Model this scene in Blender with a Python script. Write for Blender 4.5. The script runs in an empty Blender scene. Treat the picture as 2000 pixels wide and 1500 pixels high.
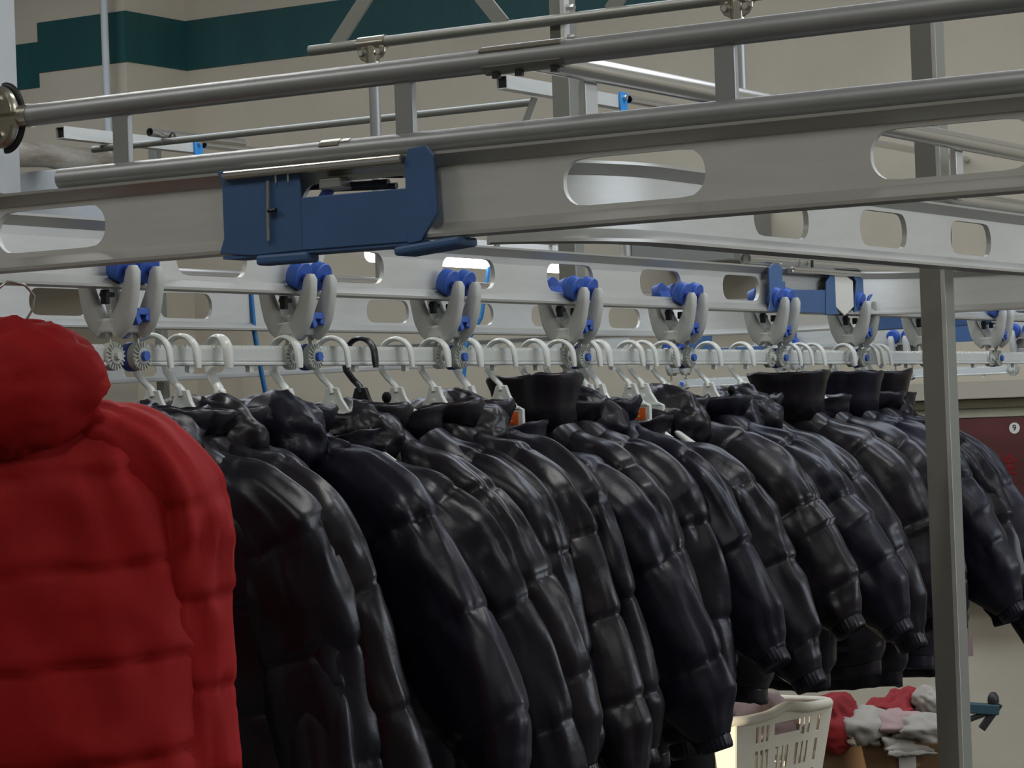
import bpy, bmesh, math, random
from mathutils import Vector, Matrix, noise as mnoise
PI = math.pi
rnd = random.Random(7)
C = bpy.context.scene.collection
SC = bpy.context.scene

# ------------------------------------------------------------------ camera, world, lights, exposure
CZ = 1.60                                   # camera height above the floor
F_PX = 5200.0                               # focal length in pixels of the 2000 px wide frame
YAW = math.atan(3100.0 / F_PX)              # the camera looks this far to the left of the garment rails
PITCH, ROLL = math.atan(70.0 / F_PX), -0.037
cam_d = bpy.data.cameras.new('camera')
cam_d.sensor_width = 36.0; cam_d.lens = 36.0 * F_PX / 2000.0
cam_d.clip_start = 0.05; cam_d.clip_end = 200
cam = bpy.data.objects.new('camera', cam_d); C.objects.link(cam)
cam.location = (0, 0, CZ)
cam.rotation_mode = 'QUATERNION'
cam.rotation_quaternion = (Matrix.Rotation(YAW, 3, 'Z') @ Matrix.Rotation(PI/2 + PITCH, 3, 'X') @ Matrix.Rotation(ROLL, 3, 'Z')).to_quaternion()
SC.camera = cam

world = bpy.data.worlds.new('world'); SC.world = world; world.use_nodes = True
wn = world.node_tree
bg = wn.nodes['Background']; bg.inputs['Color'].default_value = (0.62, 0.75, 1.0, 1); bg.inputs['Strength'].default_value = 3.0

SC.view_settings.view_transform = 'Standard'
SC.view_settings.look = 'None'
SC.view_settings.exposure = -0.28
SC.view_settings.gamma = 1.0
SC.view_settings.use_curve_mapping = False

def area_light(name, loc, direction, sx, sy, power, col):
    d = bpy.data.lights.new(name, 'AREA'); d.shape = 'RECTANGLE'; d.size = sx; d.size_y = sy
    d.energy = power; d.color = col
    o = bpy.data.objects.new(name, d); C.objects.link(o); o.location = loc
    o.rotation_mode = 'QUATERNION'; o.rotation_quaternion = Vector(direction).to_track_quat('-Z', 'Y')
    return o
# daylight through the row of windows in the right-hand wall
ROOM = dict(x0=-15.0, x1=5.0, y0=-4.0, y1=10.6, z1=4.6)
WIN_R = [(5.9, 2.2), (8.7, 2.4)]
BEAM_WIN = [(-5.75, 0.75)]  # unseen front wall opening, added and sized for the sun beam
SKY = (-9.0, 1.0, 6.7, 8.2)                                         # roof light in the ceiling: x0, x1, y0, y1                                   # front wall behind the camera: centre x, width          # centre y, width
WIN_Z = (2.3, 4.2)
for (wy, ww) in WIN_R:
    area_light('window_daylight', (ROOM['x1'] + 0.02, wy, sum(WIN_Z)/2), (-1, 0, -0.12), ww, WIN_Z[1]-WIN_Z[0], 95, (0.90, 0.95, 1.0))
area_light('roof_daylight', ((SKY[0]+SKY[1])/2, (SKY[2]+SKY[3])/2, ROOM['z1']+.15), (0, 0, -1), SKY[1]-SKY[0], SKY[3]-SKY[2], 170, (0.93, 0.96, 1.0))
# low sun: an unseen front opening, added to narrow the beam, lets it graze the basket
sun_d = bpy.data.lights.new('sun', 'SUN'); sun_d.energy = 7.0; sun_d.angle = math.radians(0.6); sun_d.color = (1.0, 0.90, 0.74)
sun_o = bpy.data.objects.new('sun', sun_d); C.objects.link(sun_o); sun_o.location = (-6, -6, 3.2)
SUN_DIR = Vector((0.25, 1.0, -0.17)).normalized()
sun_o.rotation_mode = 'QUATERNION'; sun_o.rotation_quaternion = SUN_DIR.to_track_quat('-Z', 'Y')

# ------------------------------------------------------------------ helpers
def L2(v): return Vector(v)
def px_ray(px, py):
    v = Vector(((px - 1000.0)/F_PX, -(py - 750.0)/F_PX, -1.0))
    return cam.rotation_quaternion @ v
def at_depth(px, py, d):
    r = px_ray(px, py); f = cam.rotation_quaternion @ Vector((0, 0, -1))
    return Vector((0, 0, CZ)) + r * (d / r.dot(f))
def at_Y(px, py, Y):
    r = px_ray(px, py); return Vector((0, 0, CZ)) + r * (Y / r.y)
def at_X(px, py, X):
    r = px_ray(px, py); return Vector((0, 0, CZ)) + r * (X / r.x)

class MB:
    def __init__(s): s.v = []; s.f = []
    def add(s, vs, fs):
        n = len(s.v); s.v += [tuple(v) for v in vs]; s.f += [tuple(i + n for i in f) for f in fs]
    def box(s, c, size, R=None):
        c = Vector(c); hx, hy, hz = [k/2 for k in size]
        vs = [Vector((x, y, z)) for x in (-hx, hx) for y in (-hy, hy) for z in (-hz, hz)]
        if R is not None: vs = [R @ v for v in vs]
        s.add([c + v for v in vs], [(0,1,3,2),(4,6,7,5),(0,4,5,1),(2,3,7,6),(0,2,6,4),(1,5,7,3)])
    def span(s, p0, p1):
        s.box([(a+b)/2 for a, b in zip(p0, p1)], [abs(b-a) for a, b in zip(p0, p1)])
    def bar(s, p0, p1, w, h, up=(0,0,1)):
        p0, p1 = Vector(p0), Vector(p1); t = (p1-p0); l = t.length; t.normalize()
        a = Vector(up).cross(t)
        if a.length < 1e-4: a = Vector((1,0,0)).cross(t)
        a.normalize(); b = t.cross(a)
        R = Matrix((a, t, b)).transposed()
        s.box((p0+p1)/2, (w, l, h), R)
    def loft(s, rings, closed=True, cap0=True, cap1=True):
        n = len(rings[0]); base = len(s.v)
        for r in rings: s.v += [tuple(p) for p in r]
        m = n if closed else n-1
        for i in range(len(rings)-1):
            for j in range(m):
                k = (j+1) % n
                s.f.append((base+i*n+j, base+i*n+k, base+(i+1)*n+k, base+(i+1)*n+j))
        if closed and cap0: s.f.append(tuple(base+j for j in range(n-1, -1, -1)))
        if closed and cap1:
            e = base+(len(rings)-1)*n; s.f.append(tuple(e+j for j in range(n)))
    def tube(s, path, r, n=12, ry=None, cap=True, up=None):
        path = [Vector(p) for p in path]; rings = []
        a_prev = None
        for i, p in enumerate(path):
            t = (path[min(i+1, len(path)-1)] - path[max(i-1, 0)]).normalized()
            if up is not None: a = Vector(up) - t*t.dot(Vector(up))
            elif a_prev is None:
                a = Vector((0,0,1)).cross(t)
                if a.length < 1e-3: a = Vector((1,0,0)).cross(t)
            else: a = a_prev - t*t.dot(a_prev)
            a.normalize(); a_prev = a; b = t.cross(a)
            rr = r[i] if isinstance(r, (list, tuple)) else r
            r2 = rr if ry is None else (ry[i] if isinstance(ry, (list, tuple)) else ry)
            rings.append([p + a*math.cos(2*PI*k/n)*rr + b*math.sin(2*PI*k/n)*r2 for k in range(n)])
        s.loft(rings, True, cap, cap)
    def cyl(s, p0, p1, r, n=20, r1=None):
        p0, p1 = Vector(p0), Vector(p1); t = (p1-p0).normalized()
        a = Vector((0,0,1)).cross(t)
        if a.length < 1e-3: a = Vector((1,0,0))
        a.normalize(); b = t.cross(a); r1 = r if r1 is None else r1
        s.loft([[p + a*math.cos(2*PI*k/n)*q + b*math.sin(2*PI*k/n)*q for k in range(n)] for p, q in ((p0, r), (p1, r1))])
    def pipe(s, p0, p1, r, wall=0.0025, n=20):
        p0, p1 = Vector(p0), Vector(p1); t = (p1-p0).normalized()
        a = Vector((0,0,1)).cross(t)
        if a.length < 1e-3: a = Vector((1,0,0))
        a.normalize(); b = t.cross(a); ri = r-wall
        def ring(p, q): return [p + a*math.cos(2*PI*k/n)*q + b*math.sin(2*PI*k/n)*q for k in range(n)]
        R = [ring(p0, ri), ring(p0, r), ring(p1, r), ring(p1, ri), ring(p0, ri)]
        s.loft(R, True, False, False)
    def extrude(s, poly, fn, d):
        # poly: list of 2D pts; fn(u,v,w)->Vector ; w runs over -d/2..d/2
        n = len(poly); base = len(s.v)
        for w in (-d/2, d/2):
            s.v += [tuple(fn(u, v, w)) for u, v in poly]
        s.f.append(tuple(base+i for i in range(n))); s.f.append(tuple(base+n+i for i in range(n-1, -1, -1)))
        for i in range(n):
            j = (i+1) % n
            s.f.append((base+j, base+i, base+n+i, base+n+j))
    def ellipsoid(s, c, r, nu=24, nv=14, fn=None):
        c = Vector(c); rings = []
        for i in range(1, nv):
            th = PI*i/nv; ring = []
            for j in range(nu):
                ph = 2*PI*j/nu
                d = Vector((math.sin(th)*math.cos(ph), math.sin(th)*math.sin(ph), math.cos(th)))
                p = Vector((d.x*r[0], d.y*r[1], d.z*r[2]))
                if fn: p = fn(p, d)
                ring.append(c+p)
            rings.append(ring)
        s.loft(rings)
    def build(s, name, mat, parent=None, smooth=None, bevel=0.0, off=None, label=None):
        me = bpy.data.meshes.new(name)
        vs = s.v if off is None else [(v[0]-off[0], v[1]-off[1], v[2]-off[2]) for v in s.v]
        me.from_pydata(vs, [], s.f); me.update()
        if name == 'web':
            bm = bmesh.new(); bm.from_mesh(me); bmesh.ops.remove_doubles(bm, verts=bm.verts, dist=1e-5); bm.to_mesh(me); bm.free(); me.update()
        if smooth is not None:
            me.polygons.foreach_set('use_smooth', [True]*len(me.polygons))
            if smooth < 179: me.set_sharp_from_angle(angle=math.radians(smooth))
        me.materials.append(mat)
        o = bpy.data.objects.new(name, me); C.objects.link(o)
        if parent is not None: o.parent = parent
        if bevel > 0:
            b = o.modifiers.new('bevel', 'BEVEL'); b.width = bevel; b.segments = 2; b.limit_method = 'ANGLE'; b.angle_limit = math.radians(40)
        if label: o['label'] = label
        return o

def tag(o, label, cat, group=None):
    o['label'] = label; o['category'] = cat
    if group: o['group'] = group
    return o
def thing(name, label, cat, loc=(0,0,0), rz=0.0, group=None):
    o = bpy.data.objects.new(name, None); C.objects.link(o); o.empty_display_size = 0.05
    o.location = loc; o.rotation_euler = (0, 0, rz)
    return tag(o, label, cat, group)
def struct(o): o['kind'] = 'structure'; return o
def copy_thing(src, loc, rz=0.0, label=None):
    r = src.copy(); C.objects.link(r); r.location = loc; r.rotation_euler = (0, 0, rz)
    if label: r['label'] = label
    for ch in src.children:
        c = ch.copy(); C.objects.link(c); c.parent = r
        for g in ch.children:
            d = g.copy(); C.objects.link(d); d.parent = c
    return r
ORD = ['first','second','third','fourth','fifth','sixth','seventh','eighth','ninth','tenth','eleventh','twelfth','thirteenth','fourteenth','fifteenth','sixteenth','seventeenth','eighteenth','nineteenth','twentieth','twenty-first','twenty-second','twenty-third','twenty-fourth','twenty-fifth','twenty-sixth','twenty-seventh','twenty-eighth','twenty-ninth','thirtieth']

# ------------------------------------------------------------------ materials
def mat(name, col, rough=0.5, metal=0.0, spec=0.5, var=0.0, vscale=6.0, bump=0.0, bscale=60.0, col2=None, emit=0.0, trans=0.0, coat=0.0, sheen=0.0, streak=None, subs=0.0):
    m = bpy.data.materials.new(name); m.use_nodes = True
    nt = m.node_tree; p = nt.nodes['Principled BSDF']
    p.inputs['Base Color'].default_value = (*col, 1); p.inputs['Roughness'].default_value = rough
    p.inputs['Metallic'].default_value = metal; p.inputs['Specular IOR Level'].default_value = spec
    p.inputs['Coat Weight'].default_value = coat; p.inputs['Sheen Weight'].default_value = sheen
    p.inputs['Transmission Weight'].default_value = trans
    p.inputs['Subsurface Weight'].default_value = subs; p.inputs['Subsurface Scale'].default_value = 0.01
    tc = nt.nodes.new('ShaderNodeTexCoord')
    if var > 0 or col2:
        mp = nt.nodes.new('ShaderNodeMapping'); nt.links.new(tc.outputs['Object'], mp.inputs['Vector'])
        if streak: mp.inputs['Scale'].default_value = streak
        n = nt.nodes.new('ShaderNodeTexNoise'); n.inputs['Scale'].default_value = vscale; n.inputs['Detail'].default_value = 6; n.inputs['Roughness'].default_value = 0.62
        nt.links.new(mp.outputs['Vector'], n.inputs['Vector'])
        r = nt.nodes.new('ShaderNodeValToRGB'); r.color_ramp.elements[0].position = 0.32; r.color_ramp.elements[1].position = 0.68
        c2 = col2 if col2 else tuple(max(0, k*(1-var)) for k in col)
        r.color_ramp.elements[0].color = (*c2, 1); r.color_ramp.elements[1].color = (*col, 1)
        nt.links.new(n.outputs['Fac'], r.inputs['Fac']); nt.links.new(r.outputs['Color'], p.inputs['Base Color'])
    if bump > 0:
        n2 = nt.nodes.new('ShaderNodeTexNoise'); n2.inputs['Scale'].default_value = bscale; n2.inputs['Detail'].default_value = 4
        nt.links.new(tc.outputs['Object'], n2.inputs['Vector'])
        b = nt.nodes.new('ShaderNodeBump'); b.inputs['Strength'].default_value = bump; b.inputs['Distance'].default_value = 0.01
        nt.links.new(n2.outputs['Fac'], b.inputs['Height']); nt.links.new(b.outputs['Normal'], p.inputs['Normal'])
    if emit > 0:
        p.inputs['Emission Color'].default_value = (*col, 1); p.inputs['Emission Strength'].default_value = emit
    return m
def nylon(name, col, rough, spec, s1=1.0, crease=.95):
    m = mat(name, col, rough, spec=spec, var=0.22, vscale=4.5)
    nt = m.node_tree; p = nt.nodes['Principled BSDF']
    tc = nt.nodes.new('ShaderNodeTexCoord'); mp = nt.nodes.new('ShaderNodeMapping'); mp.inputs['Scale'].default_value = (1.0, 1.0, .62); mp.inputs['Rotation'].default_value = (.2, .35, 0)
    nt.links.new(tc.outputs['Object'], mp.inputs['Vector'])
    a = nt.nodes.new('ShaderNodeTexNoise'); a.noise_type = 'RIDGED_MULTIFRACTAL'; a.inputs['Scale'].default_value = 8.0*s1; a.inputs['Detail'].default_value = 3; a.inputs['Distortion'].default_value = .6
    nt.links.new(mp.outputs['Vector'], a.inputs['Vector'])
    c = nt.nodes.new('ShaderNodeTexNoise'); c.inputs['Scale'].default_value = 38*s1; c.inputs['Detail'].default_value = 3
    nt.links.new(tc.outputs['Object'], c.inputs['Vector'])
    b1 = nt.nodes.new('ShaderNodeBump'); b1.inputs['Strength'].default_value = crease; b1.inputs['Distance'].default_value = .020
    b2 = nt.nodes.new('ShaderNodeBump'); b2.inputs['Strength'].default_value = .16; b2.inputs['Distance'].default_value = .006
    nt.links.new(a.outputs['Fac'], b1.inputs['Height']); nt.links.new(c.outputs['Fac'], b2.inputs['Height']); nt.links.new(b1.outputs['Normal'], b2.inputs['Normal'])
    nt.links.new(b2.outputs['Normal'], p.inputs['Normal'])
    return m
M = {}
M['wall'] = mat('cream wall paint', (0.53, 0.475, 0.365), 0.85, var=0.10, vscale=1.6, bump=0.05, bscale=40)
M['teal'] = mat('dark teal wall paint', (0.007, 0.070, 0.070), 0.55, var=0.25, vscale=2.5, streak=(3, 3, 0.4))
M['floor'] = mat('grey floor paint', (0.085, 0.080, 0.072), 0.5, var=0.25, vscale=1.5)
M['ceil'] = mat('white ceiling', (0.60, 0.58, 0.53), 0.9)
M['rail'] = mat('pale aluminium rail', (0.62, 0.63, 0.60), 0.42, metal=0.25, var=0.10, vscale=5, streak=(1, 1, 6))
M['flange'] = mat('aluminium rail flange', (0.43, 0.43, 0.40), 0.36, metal=0.45)  # darker than the web: shade on the lips put into the colour
M['pipe'] = mat('grey steel pipe', (0.36, 0.37, 0.37), 0.42, metal=0.55, var=0.08, vscale=14)
M['chrome'] = mat('galvanised bright pipe', (0.62, 0.62, 0.60), 0.22, metal=0.9)
M['post'] = mat('olive grey aluminium post', (0.25, 0.255, 0.23), 0.45, metal=0.35, var=0.06, vscale=9)
M['holeshade'] = mat('painted tube shade', (0.015, 0.015, 0.015), 0.9)  # near-black colour stands in for the shade inside open tubes
M['blue'] = mat('blue joint plate', (0.055, 0.125, 0.28), 0.5, var=0.12, vscale=10)
M['skyblue'] = mat('sky blue bracket', (0.03, 0.25, 0.62), 0.45)
M['wheel'] = mat('blue wheel plastic', (0.045, 0.125, 0.50), 0.40)
M['yoke'] = mat('grey yoke plastic', (0.55, 0.57, 0.54), 0.48, var=0.08, vscale=20)
M['bolt'] = mat('zinc bolt', (0.55, 0.55, 0.52), 0.28, metal=0.9)
M['clamp'] = mat('zinc clamp', (0.46, 0.44, 0.37), 0.25, metal=0.85)
M['dark'] = mat('dark steel', (0.03, 0.03, 0.032), 0.45, metal=0.4)
M['barmat'] = mat('pale bar', (0.66, 0.69, 0.67), 0.38, metal=0.15)
M['hub'] = mat('pale ribbed plastic', (0.52, 0.55, 0.51), 0.5)
M['hubblue'] = mat('deep blue plastic', (0.035, 0.075, 0.36), 0.42)
M['hang'] = mat('white hanger plastic', (0.72, 0.75, 0.71), 0.25)
M['hangblack'] = mat('black hanger plastic', (0.01, 0.01, 0.012), 0.3)
M['orange'] = mat('orange sticker', (0.80, 0.13, 0.02), 0.5)
M['orangetext'] = mat('pale print', (0.85, 0.55, 0.30), 0.6)
M['navy'] = nylon('dark navy nylon', (0.0085, 0.0072, 0.0135), 0.34, 0.36)
M['navy2'] = nylon('blue black nylon', (0.0095, 0.0095, 0.020), 0.36, 0.34)
M['navy3'] = nylon('charcoal plum nylon', (0.0115, 0.009, 0.0135), 0.32, 0.38)
M['black'] = mat('black cloth', (0.0035, 0.0035, 0.004), 0.7, spec=0.25)
M['red'] = nylon('red down fabric', (0.33, 0.006, 0.006), 0.70, 0.22, .8, .85)
M['zip'] = mat('zipper metal', (0.35, 0.35, 0.36), 0.35, metal=0.6)
M['lag'] = mat('stained pipe lagging', (0.50, 0.47, 0.40), 0.85, col2=(0.22, 0.17, 0.12), vscale=7, bump=0.3, bscale=30, streak=(1, 0.5, 2))
M['duct'] = mat('pale grey duct', (0.50, 0.53, 0.53), 0.6)
M['lamp'] = mat('lit fluorescent diffuser', (1, 0.98, 0.94), 0.5, emit=9.0)
M['lampbody'] = mat('white lamp housing', (0.7, 0.7, 0.68), 0.5)
M['boxred'] = mat('dark red cabinet door', (0.125, 0.040, 0.036), 0.35, var=0.1, vscale=3)
M['boxframe'] = mat('cream cabinet frame', (0.40, 0.37, 0.26), 0.55)
M['redpaint'] = mat('red paint lettering', (0.30, 0.006, 0.008), 0.5)
M['white'] = mat('white enamel', (0.72, 0.70, 0.62), 0.5)
M['ink'] = mat('black ink', (0.01, 0.01, 0.01), 0.6)
M['basket'] = mat('cream basket plastic', (0.72, 0.66, 0.52), 0.45)
M['carton'] = mat('brown carton', (0.145, 0.078, 0.032), 0.8, var=0.15, vscale=4)
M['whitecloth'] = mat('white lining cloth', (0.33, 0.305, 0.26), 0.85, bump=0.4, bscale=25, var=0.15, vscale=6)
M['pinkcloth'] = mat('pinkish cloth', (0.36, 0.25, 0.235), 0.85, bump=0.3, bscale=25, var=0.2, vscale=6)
M['redcloth'] = mat('red cloth', (0.22, 0.007, 0.010), 0.8, bump=0.2, bscale=20)
M['tag'] = mat('pale pink paper tag', (0.42, 0.30, 0.30), 0.7)
M['glass'] = mat('window glass', (0.8, 0.85, 0.9), 0.05, trans=0.95)
M['strap'] = mat('blue cord', (0.015, 0.16, 0.42), 0.5)

# ------------------------------------------------------------------ the room
def room():
    x0, x1, y0, y1, z1 = (ROOM[k] for k in ('x0','x1','y0','y1','z1'))
    b = MB(); b.span((x0-.2, y0-.2, -.2), (x1+.2, y1+.2, 0)); struct(b.build('floor', M['floor']))
    b = MB(); b.span((x0-.2, y0-.2, z1), (x1+.2, SKY[2], z1+.2)); b.span((x0-.2, SKY[3], z1), (x1+.2, y1+.2, z1+.2))
    b.span((x0-.2, SKY[2], z1), (SKY[0], SKY[3], z1+.2)); b.span((SKY[1], SKY[2], z1), (x1+.2, SKY[3], z1+.2))
    struct(b.build('ceiling', M['ceil']))
    f = MB()
    for i in range(6): f.span((SKY[0]+2.0*i-.03, SKY[2], z1+.02), (SKY[0]+2.0*i+.03, SKY[3], z1+.08))
    struct(f.build('window_6', M['white']))
    b = MB(); b.span((x0-.2, y1, 0), (x1+.2, y1+.2, z1)); struct(b.build('wall_back', M['wall']))
    b = MB(); xs_ = x0-.2
    zlim = [(2.15, 2.62)]
    for (wx, ww), (za, zb) in zip(BEAM_WIN, zlim):
        b.span((xs_, y0-.2, 0), (wx-ww/2, y0, z1)); xs_ = wx+ww/2
        b.span((wx-ww/2, y0-.2, 0), (xs_, y0, za)); b.span((wx-ww/2, y0-.2, zb), (xs_, y0, z1))
    b.span((xs_, y0-.2, 0), (x1+.2, y0, z1))
    struct(b.build('wall_front', M['wall']))
    for i, ((wx, ww), (za, zb)) in enumerate(zip(BEAM_WIN, zlim)):
        f = MB()
        for xx in (wx-ww/2+.02, wx+ww/2-.02) + ((wx,) if i else ()): f.span((xx-.02, y0-.13, za), (xx+.02, y0-.07, zb))
        for z_ in (za+.02, zb-.02): f.span((wx-ww/2, y0-.13, z_-.02), (wx+ww/2, y0-.07, z_+.02))
        struct(f.build('window_%d' % (i+4), M['white']))  # frame of the opening added for the sun beam
    b = MB(); b.span((x0-.2, y0, 0), (x0, y1, z1)); struct(b.build('wall_left', M['wall']))
    # right wall with window openings
    b = MB(); ys = y0
    b.span((x1, y0, 0), (x1+.2, y1, WIN_Z[0])); b.span((x1, y0, WIN_Z[1]), (x1+.2, y1, z1))
    for wy, ww in WIN_R + [(y1+1, 2.0)]:
        if wy-ww/2 > ys: b.span((x1, ys, WIN_Z[0]), (x1+.2, min(wy-ww/2, y1), WIN_Z[1]))
        ys = wy+ww/2
    struct(b.build('wall_right', M['wall']))
    for i, (wy, ww) in enumerate(WIN_R):
        f = MB()
        za, zb = WIN_Z
        for yy in (wy-ww/2+.03, wy, wy+ww/2-.03): f.span((x1+.07, yy-.03, za), (x1+.13, yy+.03, zb))
        for zz in (za+.03, zb-.03): f.span((x1+.07, wy-ww/2, zz-.03), (x1+.13, wy+ww/2, zz+.03))
        w = struct(f.build('window_%d' % (i+1), M['white']))
    # pilaster on the back wall and the painted band
    py = 10.13
    pc = at_Y(245, 60, py)                         # its right-hand corner
    pl = pc.x - 3.2
    b = MB(); b.span((pl, py, 0), (pc.x, y1, z1)); struct(b.build('wall_pilaster', M['wall']))
    zb0 = at_Y(366, 138, y1).z; zb1 = at_Y(366, 41, y1).z
    b = MB(); b.span((pc.x, y1-.006, zb0), (x1, y1, zb1)); struct(b.build('trim_1', M['teal']))
    xs = at_Y(75, 85, py).x; xl = at_Y(31, 100, py).x
    b = MB(); b.span((xs, py-.006, zb0), (pc.x+.006, py, zb1)); b.span((pc.x, py-.006, zb0), (pc.x+.006, y1-.006, zb1))
    zs = at_Y(75, 82, py).z; zs0 = at_Y(75, 171, py).z
    b.span((xl-1.2, py-.006, zs0), (xs, py, zs)); struct(b.build('trim_2', M['teal']))
room()

# unseen ceiling luminaires, added for overhead light; front row fills the near rail
def added_luminaire(loc, i, L=1.3, power=34):
    t = thing('added_ceiling_lamp', 'added unseen fluorescent ceiling lamp, %s of the ceiling lamps' % ORD[i], 'lamp', loc, 0, 'unseen lamps added on the ceiling')
    b = MB(); b.span((-.08, -L/2, .03), (.08, L/2, .075)); b.build('housing', M['lampbody'], t)
    b = MB(); b.cyl((0, -L/2+.03, .012), (0, L/2-.03, .012), .016, 10); b.build('tube', M['lamp'], t, smooth=60)
    d = bpy.data.lights.new('tube_light', 'AREA'); d.shape = 'RECTANGLE'; d.size = .12; d.size_y = L; d.energy = power; d.color = (1.0, 0.99, 0.96)
    o = bpy.data.objects.new('tube_light', d); C.objects.link(o); o.parent = t; o.location = (0, 0, -.012)
n = 0
for x in (-7.5, -4.4, -1.3, 1.8):
    for y in (0.6, 4.6):
        added_luminaire((x, y, ROOM['z1']-.08), n); n += 1

# ------------------------------------------------------------------ rails
ZR = CZ + 0.240                                  # underside of every conveyor rail
RH = 0.111
Y1, X2, X3, X4, Y5 = 2.93, -2.79, -1.745, -3.85, 9.84
YR4 = 7.55
LOW = [(-.024, 0), (.024, 0), (.024, .0045), (.0065, .019), (-.0065, .019), (-.024, .0045)]
TOP = [(-.0065, .093), (.0065, .093), (.021, .107), (.021, RH), (-.021, RH), (-.021, .107)]
WT = .0045
class Path:
    def __init__(s): s.seg = []; s.len = 0
    def line(s, p0, p1):
        p0, p1 = Vector((*p0, 0)), Vector((*p1, 0)); l = (p1-p0).length
        s.seg.append(('l', s.len, l, p0, (p1-p0)/l)); s.len += l; return s
    def arc(s, c, R, a0, a1):
        l = abs(a1-a0)*R; s.seg.append(('a', s.len, l, Vector((*c, 0)), R, a0, a1)); s.len += l; return s
    def at(s, d):
        for g in s.seg:
            if d <= g[1]+g[2]+1e-9: break
        q = d-g[1]
        if g[0] == 'l': t = g[4]; p = g[3]+t*q
        else:
            a = g[5]+(g[6]-g[5])*q/g[2]; sg = 1 if g[6] > g[5] else -1
            p = g[3]+Vector((math.cos(a), math.sin(a), 0))*g[4]; t = Vector((-math.sin(a), math.cos(a), 0))*sg
        return p, Vector((t.y, -t.x, 0))
    def stops(s):
        out = [0.0]
        for g in s.seg:
            k = 1 if g[0] == 'l' else max(6, int(g[2]/.03))
            out += [g[1]+g[2]*(i+1)/k for i in range(k)]
        return out
def slot_cell(b, fn, s0, s1, z0, z1, a, h):
    cs, cz = (s0+s1)/2, (z0+z1)/2; hw, hh = (s1-s0)/2, (z1-z0)/2
    ang = [math.atan2(h/2*math.sin(2*PI*i/44), a/2*math.cos(2*PI*i/44)) % (2*PI) for i in range(44)] + [math.atan2(sy*hh, sx*hw) % (2*PI) for sx in (-1, 1) for sy in (-1, 1)]
    ang = sorted(set(round(x, 6) for x in ang)); n = len(ang); r = h/2*.92; ca, ch = a/2-r, h/2-r
    inn, out = [], []
    for t in ang:
        dx, dz = math.cos(t), math.sin(t)
        k = min(hw/abs(dx) if abs(dx) > 1e-9 else 1e9, hh/abs(dz) if abs(dz) > 1e-9 else 1e9); out.append((cs+dx*k, cz+dz*k))
        # ray against a rounded rectangle
        lo, hi = 0.0, a
        for _ in range(30):
            m = (lo+hi)/2; x, z = abs(dx*m), abs(dz*m); qx, qz = max(x-ca, 0), max(z-ch, 0)
            if math.hypot(qx, qz) <= r: lo = m
            else: hi = m
        inn.append((cs+dx*lo, cz+dz*lo))
    base = len(b.v)
    for nn in (WT, -WT):
        for s, z in inn: b.v.append(tuple(fn(s, nn, z)))
        for s, z in out: b.v.append(tuple(fn(s, nn, z)))
    for i in range(n):
        j = (i+1) % n
        b.f.append((base+i, base+n+i, base+n+j, base+j))
        b.f.append((base+2*n+j, base+3*n+j, base+3*n+i, base+2*n+i))
        b.f.append((base+i, base+j, base+2*n+j, base+2*n+i))
def rail(name, label, path, slots, z0=ZR, matw='rail', matf='flange', cat='rail', skip=None):
    """slots: list of centre distances along the path; slot length .19"""
    p0, _ = path.at(0); o = (p0.x, p0.y, z0)
    t = thing(name, label, cat, o, 0, 'conveyor rails')
    def fn(s, nn, z):
        p, nrm = path.at(s); return p + nrm*nn + Vector((0, 0, z0+z))
    st = path.stops()
    for nm, prof, mt in (('lower_flange', LOW, matf), ('upper_flange', TOP, matf)):
        b = MB(); b.loft([[fn(s, a, z) for a, z in prof] for s in st]); b.build(nm, M[mt], t, smooth=25, off=o)
    b = MB(); cuts = []
    for c in slots: cuts.append((c-.13, c+.13))
    pos = 0.0
    def plain(a, e):
        ss = [a]+[x for x in st if a < x < e]+[e]
        for q0, q1 in zip(ss, ss[1:]):
            for nn in (WT, -WT):
                v = [fn(q0, nn, .015), fn(q1, nn, .015), fn(q1, nn, .097), fn(q0, nn, .097)]
                b.add(v, [(0,1,2,3) if nn > 0 else (3,2,1,0)])
    for a, e in cuts:
        if a > pos: plain(pos, a)
        slot_cell(b, fn, a, e, .015, .097, .20, .060); pos = e
    if pos < path.len: plain(pos, path.len)
    b.build('web', M[matw], t, off=o, smooth=30)
    return t
def slot_list(d0, pitch, n): return [d0+pitch*i for i in range(n)]

# near rail across the picture (runs along X)
xa, xb = -3.4, -0.5
near_slots = sorted([at_Y(p, 400, Y1).x - xa for p in (101, 714, 1242, 1863)])
near_slots = [near_slots[0]-.42] + near_slots
rail('near_rail', 'grey slotted conveyor rail crossing the top of the picture in front', Path().line((xa, Y1), (xb, Y1)), [s for s in near_slots if s > .15])
# garment rail carrying the jackets (runs along Y)
def y2_of(px): return 3.472 + .5*((1e4/(4100.0-px)) - 2.612)/.2543
ya = 1.6
s2 = [y2_of(p)-ya for p in (420, 697, 921, 1119, 1295, 1452)]
s2 = [s2[0]-.41*k for k in (4, 3)] + s2 + [y2_of(1910)-ya, y2_of(1910)-ya+.41]
rail('garment_rail', 'pale slotted conveyor rail directly above the row of dark jackets', Path().line((X2, ya), (X2, 9.5)), [s for s in s2 if s > .15])
# branch of the garment rail bending right behind the post
rail('branch_rail', 'plain curved rail branching off to the right behind the grey post', Path().arc((X2+.36, 6.30), .36, PI, PI/2).line((X2+.36, 6.66), (-1.98, 6.66)), [])
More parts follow.
